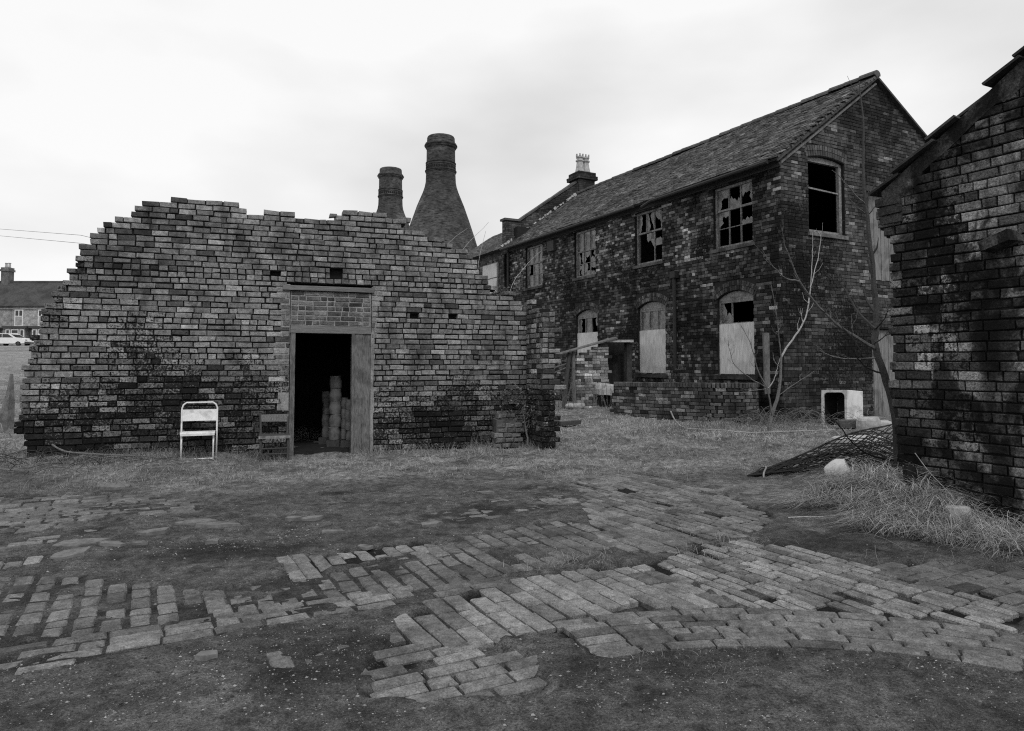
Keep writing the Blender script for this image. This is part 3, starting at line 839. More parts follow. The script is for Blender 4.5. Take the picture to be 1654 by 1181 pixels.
for a, b in LOW:                                   # voussoirs of the segmental arches, two rings
    xm = (cx(a) + cx(b)) / 2; half = (b - a) / 2; rise = .17
    R_ = (half * half + rise * rise) / (2 * rise); zc0 = LOZ[1] - R_
    for ring in range(2):
        rr = R_ + .065 + ring * .118; amax = math.asin(min(.99, (half + .05) / R_))
        nb = int(2 * amax * rr / .078)
        for i in range(nb):
            an = -amax + (i + .5) * 2 * amax / nb
            u = np.array([math.cos(an), 0, -math.sin(an)]); v = np.array([math.sin(an), 0, math.cos(an)])
            pf.append(Piece((xm + rr * math.sin(an), -.004 - random.uniform(0, .006), zc0 + rr * math.cos(an)), u, v, -Y3, .068, .11, .12, random.choice((.04, .06, .08, .11, .15)), ch=.005, jit=.002))
HID = lambda x, y, w: x < 846
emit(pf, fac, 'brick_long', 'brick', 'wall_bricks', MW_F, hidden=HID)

def shard(mb, x0, x1, z0, z1, y, mode, r):
    """what is left of a broken pane: jagged glass clinging to some of its edges"""
    w, h = x1 - x0, z1 - z0
    def jag(p0, p1, inn, n=6):
        P = []
        for i in range(n + 1):
            f_ = i / n
            q = (p0[0] + (p1[0] - p0[0]) * f_ + inn[0] * r.uniform(.1, 1) * (0 if i in (0, n) else 1), p0[1] + (p1[1] - p0[1]) * f_ + inn[1] * r.uniform(.1, 1) * (0 if i in (0, n) else 1))
            P.append(q)
        return P
    def poly(P):
        n = len(P)
        mb.add([(x, y, z) for x, z in P] + [(x, y + .003, z) for x, z in P], [tuple(range(n)), tuple(reversed(range(n, 2 * n)))] + [(i, i + n, (i + 1) % n + n, (i + 1) % n) for i in range(n)])
    if mode == 'full': poly([(x0, z0), (x1, z0), (x1, z1), (x0, z1)])
    if 'b' in mode: poly([(x0, z0), (x1, z0)] + list(reversed(jag((x0, z0 + h * r.uniform(.05, .4)), (x1, z0 + h * r.uniform(.02, .3)), (0, h * .3)))))
    if 't' in mode: poly([(x1, z1), (x0, z1)] + jag((x0, z1 - h * r.uniform(.05, .45)), (x1, z1 - h * r.uniform(.05, .35)), (0, -h * .3)))
    if 'l' in mode: poly([(x0, z1), (x0, z0)] + jag((x0 + w * r.uniform(.05, .35), z0), (x0 + w * r.uniform(.1, .5), z1), (w * .25, 0)))
    if 'r' in mode: poly([(x1, z0), (x1, z1)] + jag((x1 - w * r.uniform(.1, .5), z1), (x1 - w * r.uniform(.05, .3), z0), (-w * .25, 0)))

def sash_window(x0, x1, z0, z1, rows, cols, panes, wall, seed, tip=0.0, missing=()):
    """painted sash in the wall's own x,z: frame, meeting rail, glazing bars, panes, sill"""
    r = random.Random(seed); y = .085; fw = .065
    mb = MB()
    mb.box(x0, x0 + fw, y, y + .08, z0, z1, jit=.004); mb.box(x1 - fw, x1, y, y + .08, z0, z1, jit=.004)
    mb.box(x0 + fw, x1 - fw, y, y + .08, z1 - fw, z1, jit=.004); mb.box(x0 + fw, x1 - fw, y - .006, y + .08, z0, z0 + .07, jit=.004)
    zr = z0 + (z1 - z0) * rows[0]
    mb.box(x0 + fw, x1 - fw, y + .005, y + .07, zr - .025, zr + .025, jit=.004)
    win = mb.build('window', 'paint_frame', house, tint=False)
    win.parent = house; win.matrix_local = Matrix(M_FAC.tolist()) if wall == 'F' else Matrix.Identity(4)
    wi = (x1 - x0 - 2 * fw) / cols
    zgrid = [z0 + .07] + [z0 + .07 + (zr - .025 - z0 - .07) * (k + 1) / rows[1] for k in range(rows[1])]
    bars = MB()
    cells = []
    for k in range(rows[1]):
        for j in range(cols): cells.append((x0 + fw + j * wi, x0 + fw + (j + 1) * wi, zgrid[k] + (.0 if k == 0 else .01), zgrid[k + 1] - .012))
    for j in range(cols): cells.append((x0 + fw + j * wi, x0 + fw + (j + 1) * wi, zr + .025, z1 - fw))
    for j in range(1, cols):
        for lo, hi, key in ((z0 + .07, zr - .025, 'l%d' % j), (zr + .025, z1 - fw, 'u%d' % j)):
            if key in missing: continue
            b_ = MB(); b_.box(x0 + fw + j * wi - .012, x0 + fw + j * wi + .012, y + .012, y + .05, lo, hi, jit=.003); b_.build('glazing_bar', 'paint_frame', win, tint=False)
    for k in range(1, rows[1]):
        if 'h' in missing: continue
        b_ = MB(); b_.box(x0 + fw, x1 - fw, y + .016, y + .046, zgrid[k] - .011, zgrid[k] + .009, jit=.003); b_.build('glazing_bar', 'paint_frame', win, tint=False)
    for (a, b, c, d), mode in zip(cells, panes):
        if not mode: continue
        g = MB(); shard(g, a + .004, b - .004, c, d, y + .03, mode, r); g.build('pane', 'glass', win, tint=False)
    s = MB(); s.box(x0 - .06, x1 + .06, -.05, .09, z0 - .085, z0 - .002, jit=.005); s.build('sill', 'brick_long' if wall == 'F' else 'wood_grey', win, tint=True).data.attributes['tint'].data.foreach_set('value', np.full(6, .10, np.float32))
    return win
def fx(tpair): return cx(tpair[1]), cx(tpair[0])
sash_window(*fx(UPW[0]), *UPZ, (.62, 2), 3, ['', '', '', 'lt', '', 'b', 'tl', 'b', 'rt'], 'F', 1)
sash_window(*fx(UPW[1]), *UPZ, (.60, 2), 3, ['', '', '', '', 'tr', 'b', 'l', 'lr', 'tr'], 'F', 2, missing=('l1', 'h'))
sash_window(*fx(UPW[2]), *UPZ, (.56, 2), 3, ['lr', 'bl', 'tb', 'lr', 'tl', 'br', 'full', 'full', 'full'], 'F', 3)
sash_window(*fx(UPW[3]), *UPZ, (.58, 2), 3, ['full', 'full', 'full', 'l', 'full', 'full', 'full', 'full', 'full'], 'F', 4)
# ground-floor windows: arched head, row of small panes, board below
for i, (a, b) in enumerate(LOW):
    x0, x1 = cx(b), cx(a); y = .085; zsp = 3.09; half = (x1 - x0) / 2; xm = (x0 + x1) / 2
    rise = LOZ[1] - zsp; R_ = (half * half + rise * rise) / (2 * rise)
    arcp = [(xm + half * math.cos(t_), zsp) for t_ in ()]
    head = [(x0, zsp - .05), (x1, zsp - .05)] + [(xm + R_ * math.sin(a_), LOZ[1] - R_ + R_ * math.cos(a_) - .006) for a_ in np.linspace(math.asin(half / R_), -math.asin(half / R_), 11)]
    mb = MB(); mb.prism(head, y + .002, y + .07)
    zt = 2.98; zb = (2.46, 2.44, 2.50)[i]
    mb.box(x0, x0 + .06, y, y + .08, LOZ[0], zsp - .052, jit=.003); mb.box(x1 - .06, x1, y, y + .08, LOZ[0], zsp - .052, jit=.003)
    mb.box(x0 + .06, x1 - .06, y + .004, y + .075, zt, zsp - .052, jit=.002); mb.box(x0 + .06, x1 - .06, y + .004, y + .075, zb - .03, zb + .02, jit=.003)
    win = mb.build('window', 'paint_frame', house, tint=False); win.matrix_local = Matrix(M_FAC.tolist())
    # spandrels that close the square opening above the arch
    for sgn in (-1, 1):
        pts = [(xm + sgn * (half + .0), LOZ[1]), (xm + sgn * half, zsp)] + [(xm + sgn * R_ * math.sin(a_), LOZ[1] - R_ + R_ * math.cos(a_)) for a_ in np.linspace(math.asin(half / R_), 0.02, 7)]
        sm = MB(); sm.prism(pts, .012, .24); sm.build('spandrel', 'joint_long', win, tint=False)
    cols = 3; wi = (x1 - x0 - .12) / cols
    for j in range(1, cols):
        if i == 0 and j == 2: continue
        b_ = MB(); b_.box(x0 + .06 + j * wi - .012, x0 + .06 + j * wi + .012, y + .01, y + .05, zb + .02, zt, jit=.002); b_.build('glazing_bar', 'paint_frame', win, tint=False)
    for j in range(cols):
        mode = [['bl', '', ''], ['full', 'full', 'full'], ['l', 'full', 'r']][i][j]
        if mode:
            g = MB(); shard(g, x0 + .064 + j * wi, x0 + .056 + (j + 1) * wi, zb + .02, zt, y + .03, mode, random.Random(40 + i * 3 + j)); g.build('pane', 'glass', win, tint=False)
    bb = MB(); bb.box(x0 + .015, x1 - .012, y - .028, y - .003, LOZ[0] + .02, zb + .0, jit=.008)
    bo = bb.build('board', 'board_pale', win, tint=False)
    s = MB(); s.box(x0 - .09, x1 + .09, -.06, .09, LOZ[0] - .10, LOZ[0] - .003, tint=.05, jit=.006); s.build('sill', 'brick_long', win)

# gable end
def gab_top(x): return EAVE + (APZ - EAVE) / APX * x if x < APX else APZ - .60 * (x - APX)
GW = (.93, 2.22, 4.55, 6.40)
LD = (3.12, 4.3, 3.55, 5.75); LD2 = (3.14, 4.3, -.05, 2.35)          # boarded loading doors, one over the other
def gable_core():
    m_ = MB()
    for (xa, xb) in ((.27, GW[0]), (GW[0], GW[1]), (GW[1], LD[0]), (LD[0], LD[1]), (LD[1], WID)):
        zb_, zt_ = -.2, None
        def slab(a, b, z0, z1=None):
            if z1 is None:
                n = 6; xs = np.linspace(a, b, n + 1)
                if a < APX < b: xs = np.sort(np.append(xs, APX))
                m_.prism([(a, z0), (b, z0)] + [(x, gab_top(x) - .02) for x in xs[::-1]], .012, .26)
            else: m_.box(a, b, .012, .26, z0, z1)
        if (xa, xb) == GW[:2]: slab(xa, xb, -.2, GW[2]); slab(xa, xb, GW[3])
        elif (xa, xb) == LD[:2]: slab(xa, xb, LD2[3], LD[2]); slab(xa, xb, LD[3])
        else: slab(xa, xb, -.2)
    return m_
gab = gable_core().build('gable_wall', 'joint_long', house, tint=False)
# the strip that closes the corner behind the facade
rg = lay_courses(0, WID, -.1, 9.0, .0825, .236, .009, hp=.22, openings=[GW, LD, LD2, (GW[0] - .05, GW[1] + .05, 6.40, 6.68)], top=lambda x: gab_top(x) - .05, seed=41)
pg = []
for a, b, c, d, r in rg:
    m, zc = (a + b) / 2, (c + d) / 2
    k = fbm(m * .8 + 20, zc * .8 + 3, 4)
    t = random.lognormvariate(math.log(.07), .42)
    if random.random() < .06: t = random.uniform(.16, .28)
    if k > .54: t *= random.uniform(.3, .75)
    if m < 1.0 and 2.2 < zc < 5.2 and random.random() < .6: t *= .4
    pg.append(Piece((m, -random.uniform(0, .006), zc), X3, Z3, -Y3, b - a, d - c, .1, sooty(min(t, .3), .15 + 2.0 * max(0, k - .45)), ch=.005, jit=.003))
xm, half, rise = (GW[0] + GW[1]) / 2, (GW[1] - GW[0]) / 2, .075
R_ = (half * half + rise * rise) / (2 * rise)
for ring in range(2):
    rr = R_ + .075 + ring * .13
    for i in range(17):
        an = (i - 8) / 8 * math.asin(half / R_) * 1.03
        u = np.array([math.cos(an), 0, -math.sin(an)]); v = np.array([math.sin(an), 0, math.cos(an)])
        pg.append(Piece((xm + rr * math.sin(an), -.006, GW[3] - R_ + rr * math.cos(an)), u, v, -Y3, .074, .12, .12, random.choice((.05, .07, .09, .11)), ch=.005, jit=.002))
emit(pg, gab, 'brick_gable', 'brick', 'wall_bricks', MW_H)
mb = MB(); mb.box(0.014, .27, .013, .26, -.2, EAVE - .03); mb.build('corner_core', 'joint_long', house, tint=False)
# gable window: only its frame is left
x0, x1, z0, z1 = GW; y = .09; zsp = z1 - rise
mb = MB(); hd = [(x0, zsp - .06), (x1, zsp - .06)] + [(xm + R_ * math.sin(a_), z1 - R_ + R_ * math.cos(a_) - .005) for a_ in np.linspace(math.asin(half / R_), -math.asin(half / R_), 9)]
mb.prism(hd, y + .002, y + .08); mb.box(x0, x0 + .07, y, y + .08, z0, zsp - .062, jit=.006); mb.box(x1 - .09, x1, y, y + .08, z0, zsp - .062, jit=.006); mb.box(x0 + .07, x1 - .09, y, y + .08, z0, z0 + .08, jit=.006)
win = mb.build('window', 'paint_frame', house, tint=False)
for sgn in (-1, 1):
    pts = [(xm + sgn * half, z1), (xm + sgn * half, zsp)] + [(xm + sgn * R_ * math.sin(a_), z1 - R_ + R_ * math.cos(a_)) for a_ in np.linspace(math.asin(half / R_), 0.02, 7)]
    sm = MB(); sm.prism(pts, .012, .24); sm.build('spandrel', 'joint_long', win, tint=False)
b_ = MB(); b_.obox((xm, y + .04, 5.62), np.array([.999, 0, -.03]), Y3, np.array([.03, 0, .999]), x1 - x0 - .14, .04, .035, jit=.003); b_.build('transom', 'paint_frame', win, tint=False)
s = MB(); s.box(x0 - .05, x1 + .05, -.05, .09, z0 - .09, z0 - .003, jit=.006, tint=.12); s.build('sill', 'brick_gable', win)
for (a, b, c, d) in (LD, LD2):
    fm = MB(); fm.box(a - .0, b, .16, .2, c, d); dr = fm.build('loading_door', 'wood_dark', house, tint=False)
    x = a + .01
    while x < b - .1:
        w = random.uniform(.13, .17); p_ = MB(); p_.box(x, x + w - .008, .10 - random.uniform(0, .01), .155, c + random.uniform(.01, .04), d - random.uniform(.01, .06), jit=.003)
        p_.build('plank', 'board_grey', dr, tint=False); x += w
mb = MB(); mb.box(LD[0] - .15, LD[1] + .1, -.06, .12, LD[3] + .002, LD[3] + .14, jit=.008); mb.build('lintel', 'wood_dark', house, tint=False)
mb = MB(); mb.tube([(2.7, -.05, 3.42), (3.0, -.12, 3.44), (4.3, -.1, 3.40)], .022, 6); mb.build('bracket_rail', 'iron', house, tint=False)
# inside: floor, back walls
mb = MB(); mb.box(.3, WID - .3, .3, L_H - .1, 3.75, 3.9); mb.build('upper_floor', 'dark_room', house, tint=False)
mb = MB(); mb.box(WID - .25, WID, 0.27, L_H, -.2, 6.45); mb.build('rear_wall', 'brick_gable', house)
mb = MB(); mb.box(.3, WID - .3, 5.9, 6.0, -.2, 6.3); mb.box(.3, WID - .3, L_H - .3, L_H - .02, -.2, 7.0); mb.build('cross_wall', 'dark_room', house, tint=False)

# roof: underlay slabs, tiles, ridge
E0 = np.array([-.24, 0, EAVE - .12]); sl = np.array([APX + .24, 0, APZ + .03 - E0[2]]); SLEN = np.linalg.norm(sl); sl = sl / SLEN; sn = np.array([-sl[2], 0, sl[0]])
mb = MB()
mb.add([tuple(E0 + Y3 * -.1), tuple(E0 + Y3 * L_H), tuple(E0 + sl * SLEN + Y3 * L_H), tuple(E0 + sl * SLEN + Y3 * -.1)] + [tuple(E0 - sn * .05 + Y3 * -.1), tuple(E0 - sn * .05 + Y3 * L_H), tuple(E0 - sn * .05 + sl * SLEN + Y3 * L_H), tuple(E0 - sn * .05 + sl * SLEN + Y3 * -.1)],
       [(0, 3, 2, 1), (4, 5, 6, 7), (0, 1, 5, 4), (1, 2, 6, 5), (2, 3, 7, 6), (3, 0, 4, 7)], .05)
zr_ = APZ + .03; xe = WID + .25; ze = zr_ - .60 * (xe - APX)
mb.add([(APX + .002, -.1, zr_), (xe, -.1, ze), (xe, L_H, ze), (APX + .002, L_H, zr_), (APX + .002, -.1, zr_ - .06), (xe, -.1, ze - .06), (xe, L_H, ze - .06), (APX + .002, L_H, zr_ - .06)], [(0, 1, 2, 3), (7, 6, 5, 4), (0, 4, 5, 1), (1, 5, 6, 2), (2, 6, 7, 3), (3, 7, 4, 0)], .05)
roof = mb.build('roof', 'tile', house)
tl = []
gauge = .112; ncr = int(SLEN / gauge)
sag = lambda y: .05 * math.sin(y * .8) + .03 * math.sin(y * 2.1 + 1)
for k in range(ncr):
    y = -.12 + (.085 if k % 2 else 0) + random.uniform(-.01, .01)
    while y < L_H - .05:
        w = .168
        c = E0 + sl * (k * gauge + .07) + Y3 * (y + w / 2) + sn * (.030 + random.uniform(0, .010) + .02 * math.sin(y * .9 + k * .11))
        tilt = .15 + random.gauss(0, .05); ax = random.gauss(0, .03)
        v = sl - sn * tilt; v = v / np.linalg.norm(v); u = -Y3 + sl * ax; u = u / np.linalg.norm(u)
        n_ = np.cross(u, v); n_ = n_ / np.linalg.norm(n_)
        if random.random() > .006:
            tl.append(Piece(c, u, v, n_, w - .010, .17, .022, random.lognormvariate(math.log(.10), .32), ch=.003, jit=.003))
        y += w
emit(tl, roof, 'tile', 'tile', 'roof_tiles', MW_H)
y = -.1
while y < L_H - .2:                                # half-round ridge tiles
    m_ = MB(); pts = [(APX + .13 * math.cos(a_), .12 * math.sin(a_) - .05) for a_ in np.linspace(-.15, math.pi + .15, 8)]
    dz = random.uniform(-.012, .012)
    m_.add([(px_, 0, pz_) for px_, pz_ in pts] + [(px_, .44, pz_ + .018) for px_, pz_ in pts], [(i, i + 1, i + 9, i + 8) for i in range(7)] + [tuple(range(7, -1, -1)), tuple(range(8, 16))], random.uniform(.06, .10))
    m_.build('ridge_tile', 'tile', roof, loc=(0, y, zr_ + .05 + dz)); y += .445
# verge at the gable: timber and broken mortar
for k, (off, dz) in enumerate(((-.09, -.03), (-.03, -.15))):
    m_ = MB()
    m_.obox(E0 + sl * SLEN * .5 + Y3 * off + sn * (dz - .02), sl, Y3, sn, SLEN * (1.0 if k == 0 else .96), .03, .07 if k == 0 else .05, jit=.01); m_.build('barge_board', 'wood_grey' if k else 'wood_dark', house, tint=False)
m_ = MB()
for i in range(34):
    if random.random() < .3: continue
    m_.obox(E0 + sl * (SLEN * (i + .5) / 34) + Y3 * -.11 + sn * random.uniform(-.01, .02), sl, Y3, sn, random.uniform(.05, .14), .05, random.uniform(.02, .05), jit=.012)
tag(m_.build('verge_mortar', 'mortar_grey', house, tint=False), kind='stuff')
# gutter board along the eave, a hanging piece of it
m_ = MB(); m_.box(-.05, -.02, -.05, L_H, EAVE - .26, EAVE - .10, jit=.004); m_.build('fascia', 'wood_dark', house, tint=False)
m_ = MB(); m_.tube([(-.30, .1, EAVE - .16), (-.30, 4.2, EAVE - .18), (-.31, 4.6, EAVE - .28)], .05, 8); m_.tube([(-.30, 5.0, EAVE - .17), (-.30, L_H, EAVE - .16)], .05, 8); m_.build('gutter', 'pipe', house, tint=False)
m_ = MB(); m_.tube([(-.07, 3.54, 3.85), (-.07, 3.54, 1.35)], .05, 8); m_.box(-.15, .0, 3.44, 3.64, 3.80, 3.98); m_.build('downpipe', 'pipe', house, tint=False)
m_ = MB(); m_.tube([(-.07, 13.3, EAVE - .2), (-.07, 13.3, 4.2), (-.07, 13.3, .1)], .055, 8); m_.build('downpipe', 'pipe', house, tint=False)
m_ = MB(); m_.box(-.12, .0, 9.75, 10.2, 5.50, 5.86, jit=.006); m_.build('bracket_box', 'wood_dark', house, tint=False)

# parapet at the far end, with chimney
PY0, PY1 = L_H + .002, L_H + .34
def par_top(x): return 7.28 if x < .55 else 7.28 + (x - .55) * .70
mb = MB(); mb.prism([(-.06, EAVE - .3), (3.6, EAVE - .3), (3.6, par_top(3.6)), (.55, 7.28), (-.06, 7.28)], PY0, PY1)
par = mb.build('parapet', 'brick_gable', house)
par.data.attributes['tint'].data.foreach_set('value', np.full(len(par.data.polygons), .03, np.float32))
rp = lay_courses(-.06, 3.6, EAVE - .3, 9.4, .0825, .236, .01, hp=.3, top=lambda x: par_top(x) - .05, seed=51)
emit([Piece(((a + b) / 2, PY0 - .006, (c + d) / 2), X3, Z3, -Y3, b - a, d - c, .05, random.lognormvariate(math.log(.07), .3), ch=.004) for a, b, c, d, r in rp], par, 'brick_gable', 'brick', 'wall_bricks', MW_H)
rp = lay_courses(0, .34, EAVE - .3, 7.27, .0825, .236, .01, hp=.3, seed=52)
emit([Piece((-.062, PY1 - (a + b) / 2, (c + d) / 2), -Y3, Z3, -X3, b - a, d - c, .05, random.lognormvariate(math.log(.08), .3), ch=.004) for a, b, c, d, r in rp], par, 'brick_gable', 'brick', 'wall_bricks', MW_H)
m_ = MB(); m_.box(-.14, .58, PY0 - .05, PY1 + .05, 7.285, 7.37, jit=.004); m_.build('coping', 'mortar_grey', par, tint=False)
for k in range(5):
    xa = .56 + k * .55; m_ = MB(); d_ = np.array([.819, 0, .573]); 
    m_.obox(np.array([xa + .27, (PY0 + PY1) / 2, par_top(xa + .27) + .05]), d_, Y3, np.array([-.573, 0, .819]), .66, .42, .075, jit=.006); m_.build('coping', 'mortar_grey', par, tint=False)
m_ = MB()
for i in range(30):                                 # pale mortar flashing where roof meets parapet
    f_ = (i + .5) / 30
    if random.random() < .25: continue
    m_.obox(E0 + sl * (SLEN * f_) + Y3 * (L_H - .03) + sn * .085, sl, Y3, sn, random.uniform(.07, .17), .09, random.uniform(.05, .12), jit=.025)
tag(m_.build('flashing', 'stone_pale', house, tint=False), kind='stuff')
ch_ = MB(); ch_.box(3.4, 4.2, PY0 - .1, PY1 + .32, 7.9, 9.45)
chim = ch_.build('chimney', 'joint_long', house, tint=False)
cp = []
for (a0, a1, b0, b1, z0, z1) in ((3.4, 4.2, PY0 - .1, PY1 + .32, 7.9, 9.4), (3.3, 4.3, PY0 - .2, PY1 + .42, 9.4, 9.57), (3.36, 4.24, PY0 - .14, PY1 + .36, 9.57, 9.74)):
    if z0 > 9: b_ = MB(); b_.box(a0 + .01, a1 - .01, b0 + .01, b1 - .01, z0, z1 - .005); b_.build('chimney_cap', 'joint_long', chim, tint=False)
    for a, b, c, d, r in lay_courses(a0, a1, z0, z1 + .02, .0825, .236, .01, hp=.3, seed=int(z0 * 10)): cp.append(Piece(((a + b) / 2, b0 - .004, (c + d) / 2), X3, Z3, -Y3, b - a, d - c, .05, random.uniform(.04, .09), ch=.004))
    for a, b, c, d, r in lay_courses(b0, b1, z0, z1 + .02, .0825, .236, .01, hp=.3, seed=int(z0 * 11)): cp.append(Piece((a0 - .004, (a + b) / 2, (c + d) / 2), -Y3, Z3, -X3, b - a, d - c, .05, random.uniform(.04, .09), ch=.004))
emit(cp, chim, 'brick_gable', 'brick', 'wall_bricks', MW_H)
for px_ in (3.68, 3.98):
    m_ = MB(); m_.lathe([(.0, 0), (.21, 0), (.20, .12), (.16, .3), (.14, .5), (.185, .53), (.185, .58), (.13, .60), (.135, .66), (.17, .68), (.165, .74), (.11, .76), (.10, .4)], n=8)
    for k in range(6): m_.obox((.15 * math.cos(k * 1.047), .15 * math.sin(k * 1.047), .79), X3, Y3, Z3, .05, .05, .1)
    m_.build('chimney_pot', 'stone_pale', chim, tint=False, loc=(px_, (PY0 + PY1) / 2 + .1, 9.74))

# ------------------------------------------------------------------ lower wing beyond the parapet
wing = thing('workshop_wing', 'low roofed wing beyond the stepped parapet of the long workshop', 'building', CORNER + F2 * (L_H + .36), TH)
MW_W = MW_H @ mat_z((0, L_H + .36, 0), 0)
WL, WR, WZ = 4.9, 1.55, 7.52
mb = MB(); mb.box(.05, 3.1, 0, WL, -.2, EAVE); ww = mb.build('wall', 'brick_long', wing)
ww.data.attributes['tint'].data.foreach_set('value', np.full(6, .03, np.float32))
rw = lay_courses(0, WL, 3.0, EAVE, .0825, .236, .009, hp=.35, openings=[(WL - 2.0, WL - .45, 4.4, 5.75)], seed=61)
M_WF = MW_W @ mat_z((.05, WL, 0), -math.pi / 2)
emit([Piece((.045, WL - (a + b) / 2, (c + d) / 2), -Y3, Z3, -X3, b - a, d - c, .03, random.lognormvariate(math.log(.07), .5), ch=.004) for a, b, c, d, r in rw], ww, 'brick_long', 'brick', 'wall_bricks', MW_W, hidden=lambda x, y, w: x < 790)
mb = MB(); mb.box(.0, .055, .5, 1.95, 4.42, 5.72); wnd = mb.build('window', 'paint_frame', wing, tint=False)
for (a, b, c, d) in ((.55, 1.9, 4.46, 5.05), (.55, 1.9, 5.1, 5.68)):
    m_ = MB(); m_.box(-.03, -.002, a, b, c, d, jit=.006); m_.build('board', 'board_pale', wnd, tint=False)
e0 = np.array([-.2, 0, EAVE - .08]); r1 = np.array([WR, 0, WZ])
mb = MB()
mb.add([(-.2, .0, EAVE - .08), (-.2, WL + .15, EAVE - .08), (WR, WL - 1.0, WZ), (WR, 0, WZ), (3.3, 0, EAVE - .08), (3.3, WL + .15, EAVE - .08)], [(0, 3, 2, 1), (3, 4, 5, 2), (1, 2, 5), (0, 1, 5, 4), (0, 4, 3)], .06)
wr = mb.build('roof', 'tile', wing)
wsl = r1 - e0; wl_ = np.linalg.norm(wsl); wsl = wsl / wl_; wsn = np.array([-wsl[2], 0, wsl[0]]); tw = []
for k in range(int(wl_ / .112)):
    y = (.085 if k % 2 else 0); f_ = k * .112 / wl_
    while y < WL + .1 - 1.1 * f_:
        tw.append(Piece(e0 + wsl * (k * .112 + .07) + Y3 * (y + .08) + wsn * (.02 + random.uniform(0, .012)), -Y3, wsl - wsn * .09, wsn + wsl * .09, .16, .165, .016, random.lognormvariate(math.log(.08), .25), ch=.003, jit=.003)); y += .168
emit(tw, wr, 'tile', 'tile', 'roof_tiles', MW_W, hidden=lambda x, y, w: y > 420)

# ------------------------------------------------------------------ bottle kilns
def kiln(label, px_c, px_top, Y, s):
    """s: picture units per metre scale of the profile"""
    c = at(px_c, 592, Y); k = Y / FPX; zt = CAMH + (592 - px_top) * k
    base = float(zsmooth(c[0], c[1]))
    t = thing('bottle_kiln', label, 'kiln', (c[0], c[1], base), 0, 'bottle kilns behind the ruined wall')
    prof = [(0, 17.5), (.4, 21.6), (2, 22.4), (9.5, 22.8), (10.5, 23), (12, 25.5), (16, 26), (19, 25), (20.5, 23.2), (40, 23.4), (46, 23.8), (47, 24.6), (48.5, 24.6), (49.5, 23.8)]
    body = [(49.5, 23.8), (55.5, 24), (56.5, 24.8), (60, 24.8), (61, 24), (75, 24.6), (83, 26), (92, 29), (103, 33.5), (115, 38.5), (128, 43), (143, 48.2), (168, 56.5), (200, 66), (250, 77), (300, 84), (340, 87), (375 + (CAMH - base) / k, 88)]
    def seg(nm, P, cap=False):
        m_ = MB(); m_.lathe([(r * k * s, zt - base - d * k * s) for d, r in P][::-1], n=40, tint=.062, wob=.004)
        return m_.build(nm, 'brick_kiln', t)
    seg('crown', prof); seg('bottle', [(d, r) if d * k * s < zt - base else ((zt - base) / (k * s), r) for d, r in body])
    m_ = MB(); m_.lathe([(17 * k * s, zt - base), (17 * k * s, zt - base - 30 * k * s), (0.01, zt - base - 30 * k * s)], n=40); m_.build('flue', 'dark_room', t, tint=False)
    zz = zt - base - 52.5 * k * s; rr = 23.9 * k * s
    for i in range(36):                       # band of putlog holes
        an = i * 2 * math.pi / 36
        m_ = MB(); m_.obox((0, 0, 0), np.array([-math.sin(an), math.cos(an), 0]), Z3, np.array([math.cos(an), math.sin(an), 0]), 1.9 * k * s, 3.4 * k * s, .06)
        m_.build('putlog_hole', 'joint_dark', t, tint=False, loc=(rr * math.cos(an), rr * math.sin(an), zz))
    for d, r in ((44, 23.9), (57, 24.9), (15, 26.0)):
        m_ = MB(); m_.lathe([(r * k * s, zt - base - (d + 1.2) * k * s), ((r + .9) * k * s, zt - base - (d + .9) * k * s), ((r + .9) * k * s, zt - base - (d - .3) * k * s), (r * k * s, zt - base - (d - .6) * k * s)], n=40, tint=.05); m_.build('string_course', 'brick_kiln', t)
    return t
kiln('tall brick bottle kiln, the bigger of two behind the broken wall', 710.5, 217, 54, 1.0)
kiln('smaller distant brick bottle kiln beside the tall one', 628.5, 270, 68, .80)

